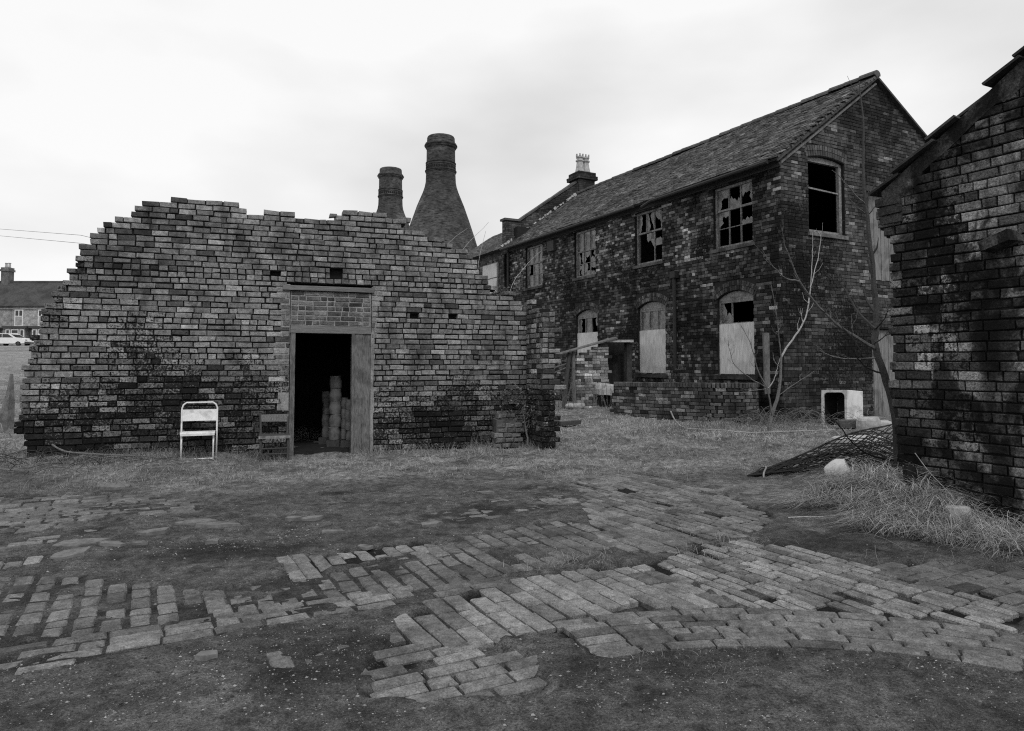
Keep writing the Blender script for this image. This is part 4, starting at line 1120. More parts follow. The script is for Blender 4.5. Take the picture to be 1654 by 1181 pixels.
# ------------------------------------------------------------------ terraced houses far off on the left, car, wires
def terrace(label, px0, px1, Y, ridge, eave, chim_px, windows, group, depth=8, tone=.30):
    k = Y / FPX; x0 = (px0 - CX) * k; x1 = (px1 - CX) * k
    gz = float(zsmooth((x0 + x1) / 2, Y)); ze = CAMH + (592 - eave) * k - gz; zr = CAMH + (592 - ridge) * (Y + depth / 2) / FPX - gz
    t = thing('terraced_house', label, 'house', (x0, Y, gz), 0, group); w = x1 - x0
    m_ = MB(); m_.box(0, w, 0, depth, -1, ze, tint=tone); m_.build('wall', 'brick_far', t)
    m_ = MB(); m_.prism([(0, 0), (0, 0)], 0, 0) if False else None
    P = [(-.02, -.3, ze - .12), (w + .02, -.3, ze - .12), (w + .02, depth / 2, zr), (-.02, depth / 2, zr), (w + .02, depth + .3, ze - .12), (-.02, depth + .3, ze - .12)]
    m_.add(P, [(0, 1, 2, 3), (3, 2, 4, 5), (1, 4, 2), (0, 3, 5), (0, 5, 4, 1)], .055); rf = m_.build('roof', 'tile', t)
    m_ = MB(); m_.tube([(0, depth / 2, zr), (w, depth / 2, zr)], .14, 6, tint=.07); m_.build('ridge', 'tile', rf)
    m_ = MB(); m_.box(0, w, -.12, 0, ze - .5, ze - .30, tint=.25); m_.box(0, w, -.2, 0, ze - .28, ze - .12, tint=.1); m_.build('eaves_band', 'brick_far', t)
    m_ = MB(); m_.box(0, w, -.05, 0, ze - 2.95, ze - 2.7, tint=.11); m_.build('brick_band', 'brick_far', t)
    k2 = (Y + depth / 2) / FPX; ca = (chim_px[0] - CX) * k2 - x0; cb = (chim_px[1] - CX) * k2 - x0; zc = CAMH + (592 - chim_px[2]) * k2 - gz
    m_ = MB(); m_.box(ca, cb, depth / 2 - .5, depth / 2 + .5, ze, zc - .5, tint=.12); m_.box(ca - .1, cb + .1, depth / 2 - .6, depth / 2 + .6, zc - .5, zc - .25, tint=.12); m_.box(ca - .02, cb + .02, depth / 2 - .52, depth / 2 + .52, zc - .25, zc, tint=.14)
    ch2 = m_.build('chimney', 'brick_far', t)
    for j in range(2):
        m_ = MB(); m_.lathe([(.16, 0), (.13, .5), (.17, .55), (.17, .62), (.1, .62)], n=8); m_.build('chimney_pot', 'stone_pale', ch2, tint=False, loc=(ca + (cb - ca) * (.3 + .45 * j), depth / 2, zc))
    for (wx0, wx1, wy0, wy1, kind_) in windows:
        a, b = (wx0 - px0) * k, (wx1 - px0) * k; c, d = CAMH + (592 - wy1) * k - gz, CAMH + (592 - wy0) * k - gz
        if kind_ == 'sash':
            m_ = MB(); m_.box(a, b, -.06, .02, c, d); wn_ = m_.build('window', 'white_paint', t, tint=False)
            mid = (a + b) / 2
            for (p, q_) in ((a + .12, mid - .06), (mid + .06, b - .12)):
                g = MB(); g.box(p, q_, -.075, -.061, d - .75, d - .12); g.build('pane', 'pane_dark', wn_, tint=False)
            g = MB(); g.box(a + .12, b - .12, -.075, -.061, c + .12, d - .85); g.build('pane', 'render_pale', wn_, tint=False)
            g = MB(); g.box(a - .2, b + .2, -.1, -.0, d, d + .38); g.build('lintel', 'white_paint', wn_, tint=False)
        else:                                      # bay window with lead roof
            m_ = MB(); m_.box(a, b, -.8, 0, c, d - .2, tint=tone); bay = m_.build('bay_window', 'brick_far', t)
            m_ = MB(); m_.box(a - .3, b + .3, -1.0, 0, d - .2, d + .05); m_.build('bay_roof', 'lead', bay, tint=False)
            n_ = 3; ws = (b - a) / 4
            for j, (p, q_) in enumerate(((a + .1, a + ws), (a + ws + .15, b - ws - .15), (b - ws, b - .1))):
                g = MB(); g.box(p, q_, -.86, -.80, c + .5, d - .35); f2 = g.build('frame', 'white_paint', bay, tint=False)
                g = MB(); g.box(p + .1, q_ - .1, -.875, -.861, c + (1.6 if j == 1 else .7), d - .45); g.build('pane', 'pane_dark', bay, tint=False)
    return t
terrace('distant brick terraced house with bay windows and a dark roof', 17, 150, 83, 455, 493, (2, 14, 432), [(22, 36, 500, 527, 'sash'), (60, 72, 500, 527, 'sash'), (15, 47, 528, 560, 'bay'), (58, 90, 528, 560, 'bay')], 'terraced houses beyond the wall')
terrace('distant terraced house at the frame edge, mostly cut off', -130, 16.7, 83, 455, 493, (-70, -58, 430), [(-20, -6, 500, 527, 'sash'), (-30, 0, 530, 560, 'bay')], 'terraced houses beyond the wall', tone=.28)

# white hatchback parked in front of the houses
cpos = at(-17, 592, 76); gz = z_ground(cpos[0] + 2, 76)
car = thing('parked_car', 'white hatchback parked in front of the terraced houses', 'car', (cpos[0], 76, gz))
prof = [(0.0, .35), (0.02, .75), (.12, .92), (.55, 1.34), (.8, 1.40), (1.9, 1.38), (2.1, 1.32), (2.75, .93), (3.45, .85), (3.72, .74), (3.78, .5), (3.74, .28), (3.35, .26), (3.3, .42), (3.05, .52), (2.8, .42), (2.75, .26), (.95, .26), (.9, .42), (.65, .52), (.4, .42), (.35, .26), (.05, .26)]
m_ = MB(); m_.prism(prof, 0, 1.58); m_.build('body', 'car_white', car, tint=False)
for P in ([(.45, .93), (.72, 1.30), (1.25, 1.32), (1.25, .93)], [(1.31, .93), (1.31, 1.32), (1.92, 1.30), (2.5, .93)]):
    m_ = MB(); m_.prism(P, -.012, -.002); m_.build('side_window', 'pane_dark', car, tint=False)
m_ = MB(); m_.add([(2.16, .12, 1.29), (2.16, 1.46, 1.29), (2.76, 1.5, .95), (2.76, .08, .95)], [(0, 3, 2, 1)]); m_.build('windscreen', 'pane_dark', car, tint=False)
for wx in (.65, 3.05):
    for wy in (.02, 1.40):
        m_ = MB(); m_.tube([(0, 0, 0), (0, .16, 0)], .28, 16); wh = m_.build('wheel', 'tyre', car, tint=False, loc=(wx, wy, .28))
        m_ = MB(); m_.tube([(0, -.01, 0), (0, .17, 0)], .16, 12); m_.build('rim', 'lead', wh, tint=False)
for wy in (.15, 1.15):
    m_ = MB(); m_.box(3.70, 3.76, wy, wy + .3, .56, .70); m_.build('headlight', 'glass', car, tint=False)
m_ = MB(); m_.box(3.70, 3.84, .05, 1.53, .30, .42); m_.build('bumper', 'tyre', car, tint=False)

pole_p = at(300, 592, 40)
pole = thing('telegraph_pole', 'timber telegraph pole standing behind the ruined wall', 'pole', (pole_p[0], 40, float(zsmooth(pole_p[0], 40)) - .3))
zb = pole.location.z
m_ = MB(); m_.tube([(0, 0, 0), (0, 0, 8.2 - zb)], [.15, .11], 10); m_.build('post', 'wood_dark', pole, tint=False)
m_ = MB(); m_.box(-.6, .6, -.06, .06, 7.5 - zb, 7.62 - zb); m_.build('crossarm', 'wood_dark', pole, tint=False)
for (ya, yb, lab) in ((370, 380, 'upper of two thin overhead wires beside the jagged wall top'), (381, 393, 'lower of two thin overhead wires beside the jagged wall top')):
    A0 = at(0, ya, 60); A1 = at(130, yb, 46); d_ = A1 - A0
    pe = np.array([pole_p[0], 40, 7.62])
    pts = [A0 - d_ * 1.2 + Z3 * .6, A0, A1, pe]
    m_ = MB(); m_.tube(pts, .013, 4); w_ = m_.build('overhead_wire', 'iron', None, tint=False); tag(w_, lab, 'wire', 'overhead wires', 'thing')

# ------------------------------------------------------------------ low brick wall in front of the workshop
def spline(pts, n):
    pts = np.array(pts, float); d = np.r_[0, np.cumsum(np.linalg.norm(np.diff(pts, axis=0), axis=1))]
    t = np.linspace(0, d[-1], n); out = np.c_[np.interp(t, d, pts[:, 0]), np.interp(t, d, pts[:, 1])]
    for _ in range(3): out[1:-1] = .25 * out[:-2] + .5 * out[1:-1] + .25 * out[2:]
    return out, d[-1]
LW, lw_len = spline(LOWWALL, 60)
lw_s = np.r_[0, np.cumsum(np.linalg.norm(np.diff(LW, axis=0), axis=1))]
def lw_at(s):
    p = np.array([np.interp(s, lw_s, LW[:, 0]), np.interp(s, lw_s, LW[:, 1])]); q2 = np.array([np.interp(s + .05, lw_s, LW[:, 0]), np.interp(s + .05, lw_s, LW[:, 1])]); q1 = np.array([np.interp(s - .05, lw_s, LW[:, 0]), np.interp(s - .05, lw_s, LW[:, 1])])
    d = q2 - q1; d = d / np.linalg.norm(d)
    u = np.array([-d[0], -d[1], 0]); n_ = np.array([-d[1], d[0], 0])
    if n_[1] > 0: n_ = -n_
    return p, u, n_
loww = thing('low_wall', 'low curved brick wall with brick-on-edge coping before the workshop', 'wall', (0, 0, 0))
pl, mb = [], MB()
for row in range(11):
    z = .02 + row * .081; s_ = random.uniform(0, .12)
    while s_ < lw_s[-1] - .1:
        L = .236 if random.random() > .35 else .115
        p, u, n_ = lw_at(s_ + L / 2)
        t = random.lognormvariate(math.log(.085), .5)
        if random.random() < .10: t = random.uniform(.2, .34)
        if not (row > 6 and random.random() < .02):
            pl.append(Piece((p[0] + n_[0] * (.11 + random.uniform(0, .008)), p[1] + n_[1] * (.11), z + .04 + .01 * math.sin(s_)), u, Z3, n_, L - .010, .070, .1, min(t, .34), ch=.006, jit=.003))
        s_ += L
s_ = 0
while s_ < lw_s[-1] - .05:
    p, u, n_ = lw_at(s_ + .036)
    pl.append(Piece((p[0] + n_[0] * .125, p[1] + n_[1] * .125, .02 + 11 * .081 + .055 + .01 * math.sin(s_)), u, Z3, n_, .064, .11, .24, random.uniform(.06, .13), ch=.007, jit=.003)); s_ += .074
for i in range(len(LW) - 1):
    a, b = LW[i], LW[i + 1]; c = (a + b) / 2; d = b - a; ln = np.linalg.norm(d); d = d / ln
    mb.obox((c[0], c[1], .44), np.array([d[0], d[1], 0]), np.array([-d[1], d[0], 0]), Z3, ln + .01, .18, 1.0)
lwc = mb.build('wall_core', 'joint_long', loww, tint=False)
emit(pl, lwc, 'brick_long', 'brick', 'wall_bricks')

# ------------------------------------------------------------------ ruined lean-to: pier, lintel, posts, debris
PR = np.array([2.22, 19.3, 0.05]); PRW = .90
pier = thing('ruined_lean_to', 'ruined brick lean-to with doorway lintel against the workshop front', 'lean-to', PR, TH * .5)
MW_P = mat_z(PR, TH * .5)
ptop = lambda x: 1.62 + .42 * x / PRW
rp = lay_courses(-.42, PRW - .42, 0, 2.2, .083, .236, .010, hp=.3, top=lambda x: ptop(x + .42), tooth=.02, seed=71)
pp_ = [Piece(((a + b) / 2, -random.uniform(0, .01), (c + d) / 2), X3, Z3, -Y3, b - a, d - c, .2, random.lognormvariate(math.log(.30), .4) * (.3 if random.random() < .25 else 1), ch=.006, jit=.003) for a, b, c, d, r in rp]
mb = MB(); core_boxes(mb, rp, .012, .22, .083, .01)
pc = mb.build('pier_wall', 'mortar_grey', pier, tint=False)
emit(pp_, pc, 'brick_front', 'brick', 'wall_bricks', MW_P)
mb = MB(); mb.obox((-.2, .05, 1.90), np.array([.965, 0, .26]), Y3, np.array([-.26, 0, .965]), 2.0, .3, .05, jit=.012); mb.build('roof_edge', 'wood_grey', pier, tint=False)
mb = MB(); mb.box(.44, 1.26, -.06, .24, 2.03, 2.11, jit=.012); mb.build('lintel', 'stone_pale', pier, tint=False)
mb = MB(); mb.box(.50, 1.30, .5, .6, -.1, 2.12, tint=.025); mb.build('inner_wall', 'brick_long', pier)  # tint darkened so the doorway's shade sits in the wall colour
mb = MB(); mb.box(1.08, 1.24, 0, .2, -.1, 2.02, tint=.05, jit=.01); mb.build('door_pier', 'brick_long', pier)
mb = MB(); mb.tube([(-.85, -.05, -.1), (-.72, 0, 1.0), (-.62, .05, 1.72)], [.07, .06, .06], 6); mb.build('post', 'wood_dark', pier, tint=False)
mb = MB(); mb.tube([(-.50, -.05, -.1), (-.52, 0, 1.1), (-.5, .05, 1.75)], [.06, .055, .05], 6); mb.build('post', 'wood_grey', pier, tint=False)
for i in range(3):
    mb = MB(); mb.tube([(-1.9, .1, 1.30 - i * .16), (-1.2, .08, 1.42 - i * .15), (-.6, .05, 1.56 - i * .1)], .018, 5); mb.build('rail', 'wood_grey', pier, tint=False)
def rock(name, label, cat, c, size, mat, seed, group=None, rot=0, flat=1.0, sink=.25):
    """an irregular stone or slab: box with knocked-off corners"""
    r = random.Random(seed); m_ = MB(); L, W, H = size
    ring = []
    n = 9
    for lvl, (f_, zz) in enumerate(((.92, 0), (1.0, .45), (.97, .85), (.85, 1.0))):
        for k in range(n):
            an = 2 * math.pi * k / n
            e = (abs(math.cos(an)) ** 3 + abs(math.sin(an)) ** 3) ** (-1 / 3)
            if lvl == 0: ring.append(r.uniform(.82, 1.1))
            q_ = ring[k] * f_ * e * r.uniform(.97, 1.03)
            m_.v.append((L / 2 * math.cos(an) * q_, W / 2 * math.sin(an) * q_, H * zz + r.uniform(-.04, .04) * H))
    for lvl in range(3):
        for k in range(n): m_.f.append((lvl * n + k, lvl * n + (k + 1) % n, (lvl + 1) * n + (k + 1) % n, (lvl + 1) * n + k)); m_.t.append(1)
    m_.f.append(tuple(3 * n + k for k in range(n))); m_.t.append(1); m_.f.append(tuple(reversed(range(n)))); m_.t.append(1)
    o = m_.build(name, mat, None, tint=False)
    o.location = (c[0], c[1], c[2] - H * sink); o.rotation_euler = (r.uniform(-.08, .08), r.uniform(-.08, .08), rot)
    return tag(o, label, cat, group, 'thing')
def gz_px(x, y, Yd):                     # a ground point at picture column x and distance Yd
    p = at(x, y, Yd); return np.array([p[0], p[1], z_ground(p[0], p[1])])
c = gz_px(952, 640, 19.6); rock('stone_block', 'pale broken block propped on rubble before the lean-to', 'stone', c + Z3 * .42, (.75, .45, .4), 'stone_pale', 3, rot=.3, sink=0)
c = gz_px(978, 640, 19.3); rock('stone_block', 'pale slab leaning beside the broken block at the lean-to doorway', 'stone', c + Z3 * .35, (.6, .4, .32), 'stone_pale', 4, rot=-.2, sink=0)
c = gz_px(966, 650, 19.7); rock('rubble_heap', 'dark rubble heap under the pale blocks by the lean-to', 'rubble', c, (1.2, .8, .55), 'joint_long', 5, rot=.1)
c = gz_px(930, 663, 19.0); rock('stone_slab', 'small pale slab lying in grass left of the lean-to rubble', 'stone', c + Z3 * .03, (.6, .35, .12), 'stone_pale', 6, rot=.5)
mb = MB(); p = gz_px(914, 697, 14.6); mb.obox((0, 0, .08), np.array([.97, .2, .06]), np.array([-.2, .97, 0]), Z3, .62, .2, .07, jit=.01); pk = mb.build('plank', 'wood_dark', None, tint=False, loc=tuple(p)); tag(pk, 'dark plank lying in the grass beside the stub of ruined wall', 'plank', None, 'thing')
p = on_plane(1238, 572, CORNER - G2 * .25, G2)
mb = MB(); mb.box(-.06, .06, -.05, .05, -.9, .48, jit=.01); po = mb.build('timber_post', 'wood_grey', None, tint=False, loc=(p[0], p[1], p[2])); tag(po, 'upright timber post against the workshop wall beside the widest board', 'post', None, 'thing')

# ------------------------------------------------------------------ chairs by the ruined wall
cb = gz_px(322, 738, 9.72)
chair = thing('folding_chair', 'white folding chair standing in front of the ruined brick wall', 'chair', (cb[0] - .03, cb[1], cb[2] - .01), math.radians(21))
w = .235; R_ = .0125
mb = MB(); mb.tube([(-w, .30, 0), (-w, .33, .42), (-w, .36, .72), (-w + .02, .365, .77), (-w + .06, .37, .80), (w - .06, .37, .80), (w - .02, .365, .77), (w, .36, .72), (w, .33, .42), (w, .30, 0)], R_, 8); mb.build('back_frame', 'white_paint', chair, smooth=True, tint=False)
for s in (-1, 1):
    mb = MB(); mb.tube([(s * (w - .03), -.02, 0), (s * (w - .03), 0, .36), (s * (w - .03), .2, .385)], R_, 8); mb.build('leg', 'white_paint', chair, smooth=True, tint=False)
mb = MB(); mb.tube([(-w + .03, -.02, .03), (w - .03, -.02, .03)], .009, 6); mb.build('stretcher', 'white_paint', chair, tint=False)
mb = MB()
n = 7
for i in range(n):
    for j, dy in enumerate((0, .012)):
        a = -w - .005 + (2 * w + .01) * i / (n - 1); bow = .018 * (1 - (2 * i / (n - 1) - 1) ** 2)
        mb.v += [(a, .335 + bow + dy, .535), (a, .35 + bow + dy, .70)]
for i in range(n - 1):
    k = i * 4; mb.f += [(k, k + 1, k + 5, k + 4), (k + 2, k + 6, k + 7, k + 3), (k + 1, k + 3, k + 7, k + 5), (k, k + 4, k + 6, k + 2)]; mb.t += [1] * 4
mb.f += [(0, 2, 3, 1), (4 * (n - 1), 4 * (n - 1) + 1, 4 * (n - 1) + 3, 4 * (n - 1) + 2)]; mb.t += [1, 1]
mb.build('backrest', 'white_paint', chair, tint=False)
mb = MB(); P = [(-w + .015, -.05, .385), (w - .015, -.05, .385), (w - .01, .0, .403), (w - .02, .33, .39), (-w + .02, .33, .39), (-w + .01, .0, .403)]
mb.add(P + [(x, y, z - .03) for x, y, z in P], [(0, 1, 2, 5), (5, 2, 3, 4), (6, 11, 8, 7), (11, 10, 9, 8)] + [(i, i + 6, (i + 1) % 6 + 6, (i + 1) % 6) for i in range(6)]); mb.build('seat', 'white_paint', chair, tint=False)

cb = gz_px(443, 725, 10.25)
chair2 = thing('wooden_chair', 'dark broken wooden chair slumped beside the doorway', 'chair', (cb[0], cb[1], cb[2] - .02), math.radians(20))
for sx in (-1, 1):
    mb = MB(); mb.tube([(sx * .19, .24, -.02), (sx * .19, .27, .36), (sx * .20, .33, .70)], [.02, .02, .015], 6); mb.build('back_post', 'wood_dark', chair2, tint=False)
    mb = MB(); mb.tube([(sx * .19, -.08, -.02), (sx * .19, -.07, .36)], .02, 6); mb.build('leg', 'wood_dark', chair2, tint=False)
mb = MB(); mb.box(-.22, .22, -.1, .27, .355, .385, jit=.01); mb.build('seat', 'wood_dark', chair2, tint=False)
mb = MB(); mb.obox((0, .315, .62), X3, Y3, np.array([0, .12, .99]), .40, .022, .11, jit=.006); mb.build('backrest', 'wood_grey', chair2, tint=False)  # paler than the posts: the light on the back board is in its colour
mb = MB(); mb.box(-.22, .22, -.115, -.101, .35, .388, jit=.003); mb.build('lit_seat_edge', 'paint_frame', chair2, tint=False)  # pale strip paints the light caught by the seat's front edge
for z in (.12, .2):
    mb = MB(); mb.tube([(-.19, -.08, z), (.19, -.08, z)], .011, 5); mb.build('stretcher', 'wood_dark', chair2, tint=False)

# ------------------------------------------------------------------ stacked moulds inside the doorway
def mould(label, base, r0, h, seed):
    m_ = MB(); m_.lathe([(.0, 0), (r0 * .90, 0), (r0 * .92, h * .05), (r0 * .97, h * .3), (r0 * .99, h * .45), (r0 * .93, h * .65), (r0 * .84, h * .85), (r0 * .88, h * .95), (r0 * .88, h), (0, h)], n=18)
    o = m_.build('clay_mould', 'clay_gloom', None, smooth=True, tint=False, loc=tuple(base)); o.rotation_euler = (random.gauss(0, .02), random.gauss(0, .02), 0)
    return tag(o, label, 'mould', 'stacked pottery moulds inside the doorway', 'thing')
ORD = ('lowest', 'second', 'third', 'fourth', 'fifth')
for (px_, Yd, r0, h, n, nm) in ((541, 11.75, .105, .215, 5, 'tall middle'), (556, 11.85, .075, .175, 4, 'short right'), (564, 11.6, .07, .17, 4, 'door-side'), (527, 12.1, .08, .2, 4, 'shadowed inner')):
    p = at(px_, 700, Yd); z = .16
    mb = MB(); mb.box(-.11, .11, -.11, .11, 0, .11, jit=.01); o = mb.build('wooden_block', 'wood_dark', None, tint=False, loc=(p[0], p[1], .05)); tag(o, 'dark block under the %s stack of moulds in the doorway' % nm, 'block', 'blocks under the moulds', 'thing')
    for k in range(n):
        mould('%s pale clay mould of the %s stack inside the doorway' % (ORD[k] if k < n - 1 else 'topmost', nm), (p[0] + random.gauss(0, .006), p[1], z), r0, h, k); z += h + .001

# ------------------------------------------------------------------ white enamel tank, slabs, pot, stones
cb = gz_px(1351, 690, 14.7)
tank = thing('enamel_tank', 'white enamel tank lying on its side, open end dark, by the gable', 'tank', (cb[0] - .05, cb[1], cb[2] - .03), math.radians(38), rot=(math.radians(-4), math.radians(-2), math.radians(-62)))
TW, THh, TD = .62, .80, .52
outer = []; inner = []
def rr_pts(w, h, r, n=4):
    P = []
    for cx_, cz_, a0 in ((w / 2 - r, r, -90), (w / 2 - r, h - r, 0), (-w / 2 + r, h - r, 90), (-w / 2 + r, r, 180)):
        for k in range(n + 1):
            an = math.radians(a0 + 90 * k / n); P.append((cx_ + r * math.cos(an), cz_ + r * math.sin(an)))
    return P
mb = MB(); o_ = rr_pts(TW, THh, .012); i_ = [(x, z + .05) for x, z in rr_pts(TW - .11, THh - .10, .10)]; n = len(o_)
mb.v = [(x, 0, z) for x, z in o_] + [(x, 0, z) for x, z in i_] + [(x, TD, z) for x, z in o_] + [(x, TD - .06, z) for x, z in i_]
for k in range(n):
    q = (k + 1) % n
    mb.f += [(k, q, n + q, n + k), (k, 2 * n + k, 2 * n + q, q), (n + k, n + q, 3 * n + q, 3 * n + k)]
mb.f += [tuple(range(2 * n, 3 * n))[::-1], tuple(range(3 * n, 4 * n))]
mb.t = [1] * len(mb.f); mb.build('shell', 'white_enamel', tank, tint=False)
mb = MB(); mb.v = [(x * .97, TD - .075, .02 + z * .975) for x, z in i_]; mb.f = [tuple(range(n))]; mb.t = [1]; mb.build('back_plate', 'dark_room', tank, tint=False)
mb = MB(); mb.v = [(x * .985, .03, .008 + z * .985) for x, z in i_] + [(x * .985, TD - .08, .008 + z * .985) for x, z in i_]; mb.f = [(k, (k + 1) % n, n + (k + 1) % n, n + k) for k in range(n)]; mb.t = [1] * n; mb.build('dark_lining', 'dark_room', tank, tint=False)  # near-black lining over the inner sides of the shell
for i, (x, y, Yd, L, W, H, rz, lab) in enumerate(((1385, 700, 12.2, 1.05, .6, .14, .2, 'broad pale slab lying at the foot of the enamel tank'), (1402, 680, 13.2, .5, .3, .26, .15, 'pale square block resting beside the enamel tank'), (1420, 672, 13.6, .5, .35, .2, -.1, 'pale block half hidden behind the shed corner'), (1395, 672, 14.1, 1.2, .22, .16, .25, 'long grey kerb stone behind the pale slabs'))):
    rock('stone_slab', lab, 'stone', gz_px(x, y, Yd) + Z3 * (.05 if i != 1 else .1), (L, W, H), 'stone_pale' if i != 3 else 'mortar_grey', 80 + i, rot=rz, sink=.1)
# pot lying on its side in the grass
cb = gz_px(1348, 790, 7.0); zp = cb[2] + .12
m_ = MB(); m_.lathe([(.0, 0), (.06, .0), (.075, .02), (.105, .10), (.11, .15), (.095, .19), (.088, .2), (.088, .215), (.075, .215), (.07, .19), (.085, .14), (.0, .05)], n=20)
pot = m_.build('clay_pot', 'clay', None, smooth=True, tint=False, loc=(cb[0] - .08, cb[1], zp)); pot.rotation_euler = (math.radians(35), math.radians(62), math.radians(10)); tag(pot, 'white pot lying on its side in the dead grass', 'pot', None, 'thing')
cb = gz_px(1372, 778, 7.15); rock('loose_brick', 'loose dark brick in the grass behind the white pot', 'brick', cb + Z3 * .06, (.23, .11, .09), 'mortar_grey', 90, rot=.7, sink=0)
cb = gz_px(1547, 815, 5.75); rock('stone_block', 'pale wedge of stone on the grass heap against the shed', 'stone', cb + Z3 * .05, (.22, .15, .12), 'stone_pale', 91, rot=.25, sink=0)
cb = gz_px(1470, 745, 6.25); rock('loose_brick', 'dark brick standing at the shed corner above the grass heap', 'brick', cb + Z3 * .05, (.11, .1, .17), 'joint_shed', 92, rot=.4, sink=0)

# ------------------------------------------------------------------ flat stones, brick bits scattered on the mud
def shard_stone(label, c, L, W, H, seed, mat='stone_grey', rot=0):
    """a thin angular broken flag"""
    r = random.Random(seed); n = r.choice((5, 6, 6, 7)); m_ = MB(); ang = sorted(r.uniform(0, 6.283) for _ in range(n)); ang = [a_ * .35 + .65 * 6.283 * i / n for i, a_ in enumerate(ang)]
    P = [(L / 2 * math.cos(a_) * r.uniform(.75, 1.15), W / 2 * math.sin(a_) * r.uniform(.75, 1.15)) for a_ in ang]
    m_.v = [(x * 1.03, y * 1.03, 0) for x, y in P] + [(x, y, H * r.uniform(.75, 1.0)) for x, y in P]
    m_.f = [tuple(reversed(range(n))), tuple(range(n, 2 * n))] + [(i, (i + 1) % n, n + (i + 1) % n, n + i) for i in range(n)]; m_.t = [1] * len(m_.f)
    o = m_.build('flat_stone', mat, None, tint=False, loc=(c[0], c[1], c[2] - H * .3)); o.rotation_euler = (r.uniform(-.10, .10), r.uniform(-.10, .10), rot)
    return tag(o, label, 'stone', 'loose flat stones on the yard', 'thing')
for k, (x, y, s, lab) in enumerate(((537, 857, .22, 'flat stone shard alone on mud straight below the doorway'), (500, 838, .24, 'larger of two flat stones close together below the doorway'), (474, 841, .17, 'smaller of two flat stones close together below the doorway'), (440, 833, .14, 'small pale chip left of the paired stones below the doorway'),
    (393, 788, .22, 'flat stone in the mud a few steps before the white chair'), (352, 846, .42, 'long broken slab, right half of the slab pair below the chair'), (312, 843, .36, 'long broken slab, left half of the slab pair below the chair'), (252, 858, .32, 'raised broken slab beside the dark hollow in the mud'), (182, 882, .24, 'pale flat chip at the left rim of the dark hollow'), (225, 880, .11, 'tiny pale chip inside the dark hollow of the yard'), (345, 876, .14, 'small pale chip at the right rim of the dark hollow'),
    (130, 880, .42, 'long flat slab above the left brick paving'), (118, 894, .3, 'broken slab just below the long flat slab on the left'), (455, 764, .13, 'small white chip in the grass between chair and doorway'), (350, 846 - 84, .14, 'tiny pale stone in grass at the chair feet'), (185, 786, .40, 'flat slab at the grass edge left of the chair'),
    (785, 797, .2, 'pale flat stone in the mud below the low buttress'), (695, 846, .22, 'grey stone flake in mud between doorway and brick track'), (1150, 730, .2, 'flat stone in the grass before the low curved wall'), (1255, 716, .26, 'dark half brick lying in grass before the sapling'), (1212, 798, .24, 'pale flat stone between brick track and dead grass heap'), (335, 1063, .13, 'rounded stone in the gravel at the bottom of the yard'), (590, 885, .13, 'small stone beside the row of paving bricks'), (622, 900, .12, 'chip lying on the row of paving bricks'))):
    p = on_ground(x, y, .02)
    if p[1] > 8: p = on_ground(x, y, float(zsmooth(p[0], p[1])) + .02)
    shard_stone(lab, (p[0], p[1], z_ground(p[0], p[1])), s, s * random.uniform(.5, .75), random.uniform(.025, .05), 100 + k, rot=random.uniform(-.5, .5))

# ------------------------------------------------------------------ gravel and grit
def scatter_px(n, poly, zf=0.0, rng=RNG):
    P = np.array([on_ground(x, y)[:2] for x, y in poly]); lo, hi = P.min(0), P.max(0); pts = []
    poly2 = [tuple(p) for p in P]
    while len(pts) < n:
        q = rng.random((n * 2, 2)) * (hi - lo) + lo
        k = vec_in_poly(q[:, 0], q[:, 1], poly2); pts.extend(q[k].tolist())
    return np.array(pts[:n])
def zg_arr(X, Y):
    i = np.clip(np.searchsorted(gx, X) - 1, 0, nx_ - 2); j = np.clip(np.searchsorted(gy, Y) - 1, 0, ny_ - 2)
    a = (X - gx[i]) / (gx[i + 1] - gx[i]); b = (Y - gy[j]) / (gy[j + 1] - gy[j])
    return (GZ[j, i] * (1 - a) + GZ[j, i + 1] * a) * (1 - b) + (GZ[j + 1, i] * (1 - a) + GZ[j + 1, i + 1] * a) * b
def gravel(pts, smin, smax, tmin, tmax):
    n = len(pts); base = np.array([[1, 0, 0], [-1, 0, 0], [0, 1, 0], [0, -1, 0], [0, 0, 1], [0, 0, -1]], float)
    F_ = np.array([[0, 2, 4], [2, 1, 4], [1, 3, 4], [3, 0, 4], [2, 0, 5], [1, 2, 5], [3, 1, 5], [0, 3, 5]])
    s = smin + (smax - smin) * RNG.random(n) ** 3
    V = base[None] * (1 + .5 * (RNG.random((n, 6, 1)) - .5)) * s[:, None, None] * np.array([1, 1, .6])
    a = RNG.random(n) * 6.28; ca, sa_ = np.cos(a), np.sin(a)
    X = V[:, :, 0] * ca[:, None] - V[:, :, 1] * sa_[:, None]; Y = V[:, :, 0] * sa_[:, None] * .8 + V[:, :, 1] * ca[:, None] * .8
    z = zg_arr(pts[:, 0], pts[:, 1])
    VV = np.stack([X + pts[:, 0:1], Y + pts[:, 1:2], V[:, :, 2] + z[:, None] + s[:, None] * .1], -1).reshape(-1, 3)
    FF = (F_[None] + np.arange(n)[:, None, None] * 6).reshape(-1, 3)
    t = np.repeat(tmin + (tmax - tmin) * RNG.random(n) ** 4, 8)
    return VV, FF, t
gp = np.concatenate([scatter_px(2600, [(0, 1180), (1654, 1180), (1654, 1060), (1200, 1050), (900, 1020), (600, 1000), (0, 1060)]), scatter_px(3400, [(0, 1060), (600, 1000), (1654, 1000), (1654, 900), (1200, 850), (900, 780), (0, 780)]), scatter_px(500, [(440, 880), (520, 880), (540, 850), (470, 845)]), scatter_px(500, [(210, 905), (420, 890), (420, 870), (250, 880)])])
g1 = gravel(gp, .0025, .011, .03, .30)
